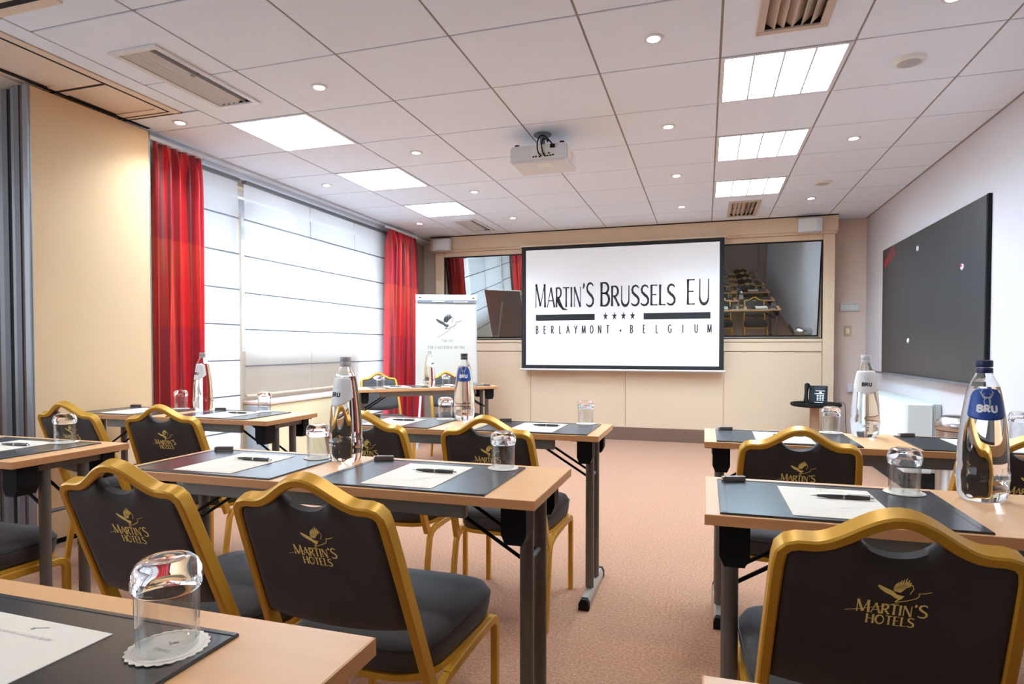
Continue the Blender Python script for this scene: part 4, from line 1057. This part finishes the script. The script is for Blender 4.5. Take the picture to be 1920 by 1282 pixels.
def make_bottle(lab, blue, capm):
    t = thing('water_bottle', lab, 'bottle', (0, 0, 0), 0, 'glass water bottles')
    bm = nb(); lathe(bm, [(0, 0.006), (0.036, 0.002), (0.042, 0.0)] + BP + [(0, 0.322)], 48); 
    bmesh.ops.recalc_face_normals(bm, faces=bm.faces[:])
    k = set(bm.faces)                           # air pocket above the water line
    lathe(bm, [(0, 0.276), (0.0290, 0.276), (0.0250, 0.2855), (0.0192, 0.2965), (0.0160, 0.306), (0.0143, 0.314), (0.0138, 0.320), (0, 0.320)], 32)
    nf = [f for f in bm.faces if f not in k]; bmesh.ops.recalc_face_normals(bm, faces=nf); bmesh.ops.reverse_faces(bm, faces=nf)
    body = obj('glass_body', bm, M_bottle, t, 50, fix=False)
    bm = nb(); lathe(bm, [(0.0, 0.3225), (0.0168, 0.3225), (0.0178, 0.324), (0.0178, 0.336), (0.0168, 0.339), (0, 0.3395)], 28); lathe(bm, [(0.0165, 0.308), (0.0178, 0.309), (0.0180, 0.316), (0.0172, 0.3205), (0.0163, 0.3205)], 28); obj('cap', bm, capm, t, 40)
    def mpl(off):
        return lambda u, v: ((brad(v) + off) * math.sin(u / 0.042), -(brad(v) + off) * math.cos(u / 0.042), v)
    nu, nv = 26, 14
    if blue:
        wd = 0.083
        vt = lambda s: 0.2725 - 0.006 * s * s - 0.012 * s ** 8
        vb = lambda s: 0.197 + 0.006 * s * s + 0.006 * s ** 10
    else:
        wd = 0.120
        vt = lambda s: 0.274 - 0.004 * s * s
        vb = lambda s: 0.180 + 0.030 * s * s
    f = mpl(0.0006)
    bm = nb(); grid(bm, nu, nv, lambda u, v: f((u - .5) * wd * (0.93 + 0.07 * (1 - v)), vb(2 * u - 1) + (vt(2 * u - 1) - vb(2 * u - 1)) * v))
    lb = obj('label', bm, M_blue if blue else M_labw, t, 180, fix=False); md = lb.modifiers.new('thickness', 'SOLIDIFY'); md.thickness = 0.0004; md.offset = 0
    f2 = mpl(0.0011); bm = nb()
    if blue:
        text(bm, 'BRU', 0, 0.217, 0.0155, f2, 1.30, 0.33, 0.16, 1, True, True)
        ribbon(bm, [(-0.028, 0.2125), (0.028, 0.2125)], 0.0012, f2); ribbon(bm, [(-0.018, 0.2095), (0.018, 0.2095)], 0.0012, f2)
        obj('lettering', bm, M_labtxt, lb, fix=False)
        bm = nb()
        poly(bm, [(-0.006, 0.233), (0.006, 0.233), (0.008, 0.243), (0.006, 0.248), (0.011, 0.252), (0.004, 0.252), (-0.004, 0.252), (-0.011, 0.252), (-0.006, 0.248), (-0.008, 0.243)], f2)
        for s in (-1, 1):
            ribbon(bm, [(s * 0.003, 0.251), (s * 0.009, 0.254), (s * 0.013, 0.260), (s * 0.012, 0.267), (s * 0.009, 0.270)], [0.003, 0.003, 0.0026, 0.002, 0.001], f2)
            ribbon(bm, [(s * 0.013, 0.260), (s * 0.017, 0.265)], 0.0016, f2); ribbon(bm, [(s * 0.010, 0.255), (s * 0.006, 0.261)], 0.0016, f2)
        obj('stag_emblem', bm, M_labgrey, lb, fix=False)
    else:
        text(bm, 'BRU', 0, 0.212, 0.0135, f2, 1.30, 0.30, 0.16, 1, True, True); obj('lettering', bm, M_ink, lb, fix=False)
        bm = nb()
        for s in (-1, 1): ribbon(bm, [(s * 0.002, 0.236), (s * 0.006, 0.242), (s * 0.0075, 0.250), (s * 0.005, 0.255)], [0.0025, 0.002, 0.0016, 0.001], f2)
        obj('stag_emblem', bm, M_labgrey, lb, fix=False)
    f3 = mpl(0.0002)
    for a in range(3):
        bm = nb(); text(bm, 'BRU', (a * 2 * PI / 3 + (0.15 if blue else 0)) * 0.042, 0.053, 0.018, lambda u, v: f3(u, v), 0.95, 0.15, 0.12, 1, True, True)
        o = obj('embossed_lettering', bm, M_bottle, t, fix=False); md = o.modifiers.new('thickness', 'SOLIDIFY'); md.thickness = 0.0012; md.offset = 1
    return t

REAR = [0.30, -0.80, -1.90, -3.00]
for y in REAR:
    dup(t0, (0.66, y, 0), 0, 'beech training table behind the camera, seen only in the booth glass', 'tables reflected in the booth glass')
    for x in (0.293, 0.915): dup(c0, (x, y - 0.37, 0), 0, 'gold-framed chair behind the camera, seen only in the booth glass', 'chairs reflected in the booth glass')
PT = 0.0042
protos = {}
def put(kind, loc, rot, lab):
    mk = {'pad': make_pad, 'sheet': make_sheet, 'pen': make_pen, 'candy': make_candy, 'doily': make_doily, 'glass': make_glass}[kind]
    if kind not in protos:
        o = protos[kind] = mk(lab); o.location = loc; o.rotation_euler = (0, 0, rot); return o
    return dup(protos[kind], loc, rot, lab)
# seat: (pad left x, pad front y, items, where, pen dx, glass override)
SEATS = [
 (-1.035, 1.437, 'pshcdg', 'at the right place of the middle table', None, (-0.582, 1.775)),
 (-1.672, 1.437, 'pshcdg', 'at the left place of the middle table', None, (-1.222, 1.760)),
 (-1.082, 0.275, 'psdg', 'at bottom left, on the table nearest the camera', None, (-0.622, 0.587)),
 (-0.985, 2.562, 'pshcdg', 'at the right place of the table before the presenter', None, (-0.545, 2.930)),
 (-1.715, 2.562, 'pshcdg', 'at the left place of the table before the presenter', None, (-1.262, 2.905)),
 (-2.730, 1.425, 'psdgh', 'on the table cut off by the left picture edge', None, (-2.352, 1.755)),
 (-2.745, 2.590, 'pshcdg', 'at the right place of the table by the red curtain', None, (-2.40, 2.945)),
 (-3.385, 2.590, 'pscdg', 'at the left place of the table by the red curtain', None, (-2.985, 2.930)),
 (0.034, 1.440, 'pshcdg', 'at the left place of the near right-hand table', None, (0.481, 1.775)),
 (0.748, 1.440, 'pc', 'at the right picture edge, on the near right-hand table', None, None),
 (0.045, 2.547, 'pshcdg', 'at the left place of the table before the heater', None, (0.518, 2.935)),
 (0.748, 2.547, 'pscdg', 'at the right place of the table before the heater', None, (1.190, 2.925)),
]
for (x, y, items, wh, _, gp) in SEATS:
    put('pad', (x, y, TZ), 0, 'black leather desk pad ' + wh)
    if 's' in items: put('sheet', (x + 0.256, y + 0.172, TZ + PT), random.uniform(-0.02, 0.02), 'white note sheet ' + wh)
    if 'h' in items: put('pen', (x + 0.282, y + 0.210, TZ + PT + 0.0012), math.radians(random.uniform(-1, 5)), 'dark ballpoint pen ' + wh)
    if 'c' in items: put('candy', (x + 0.046, y + 0.350, TZ + 0.0050), math.radians(18), 'small brown roll ' + wh)
    if 'd' in items: put('doily', (gp[0], gp[1], TZ + 0.0050), random.uniform(-0.3, 0.3), 'scalloped white paper coaster ' + wh)
    if 'g' in items: put('glass', (gp[0], gp[1], TZ + 0.0066), {-0.622: math.radians(-22)}.get(gp[0], random.uniform(-3, 3)), 'upturned water glass ' + wh)
# presenter's places (seen from behind the table, so turned round)
for s, wh in ((0.40, 'at the window end of the presenter table'), (1.01, 'at the screen end of the presenter table')):
    c_ = PF + PD * (s - TL / 2); R_ = PA + PI
    def at(dx, dy, z): 
        v = c_ + PN * TD - PN * dy - PD * dx; return (v.x, v.y, z)     # dx, dy in the sitter's frame
    put('pad', at(-0.2575, 0.02, TZ), R_, 'black leather desk pad ' + wh)
    put('sheet', at(0.0, 0.19, TZ + PT), R_, 'white note sheet ' + wh)
    put('pen', at(0.02, 0.23, TZ + PT + 0.0012), R_ + 0.05, 'dark ballpoint pen ' + wh)
    put('candy', at(-0.21, 0.37, TZ + 0.005), R_, 'small brown roll ' + wh)
    put('doily', at(0.19, 0.35, TZ + 0.005), R_, 'scalloped white paper coaster ' + wh)
    put('glass', at(0.19, 0.35, TZ + 0.0066), R_, 'upturned water glass ' + wh)
for y in REAR:
    wh = 'behind the camera, seen only in the booth glass'
    for x in (0.034, 0.748):
        for kind, lx_, ly_, lz, nm in (('pad', 0, 0.008, 0, 'black leather desk pad '), ('sheet', 0.256, 0.18, PT, 'white note sheet '), ('glass', 0.447, 0.34, 0.0054, 'upturned water glass ')):
            put(kind, (x + lx_, y + ly_, TZ + lz), 0, nm + wh)['group'] = {'pad': 'desk pads', 'sheet': 'note sheets', 'glass': 'glasses'}[kind] + ' reflected in the booth glass'
# bottles
aim = lambda x, y: math.atan2(x, -y) + PI if False else math.atan2(-x, y)       # label turned to the camera
bb = make_bottle('clear water bottle with blue stag label and navy cap, large at right', True, M_navy); bb.location = (0.647, 1.775, TZ); bb.rotation_euler = (0, 0, aim(0.647, 1.775) + 0.18)
b2 = dup(bb, (-1.175, 2.945, TZ), aim(-1.175, 2.945) - 0.1, 'clear water bottle with blue label before the flip chart, near the middle')
bw = make_bottle('clear water bottle with white label and grey cap on the middle table', False, M_capg); bw.location = (-1.120, 1.765, TZ); bw.rotation_euler = (0, 0, aim(-1.12, 1.765) - 0.85)
def wb(x, y, da, lab, capm):
    o = dup(bw, (x, y, TZ), aim(x, y) + da, lab)
    for c in o.children:
        if c.name.startswith('cap'): c.data = c.data.copy(); c.data.materials[0] = capm
    return o
wb(0.636, 2.885, 0.12, 'clear water bottle with white label and white cap before the heater', M_white)
wb(-2.815, 2.925, -1.0, 'clear water bottle standing in front of the near red curtain', M_capg)
p = PF + PD * (0.70 - TL / 2) + PN * 0.20
wb(p.x, p.y, 0.9, 'clear water bottle on the presenter table', M_capg)
for c in b2.children:
    if c.name.startswith('cap'): c.data = c.data.copy(); c.data.materials[0] = M_caps
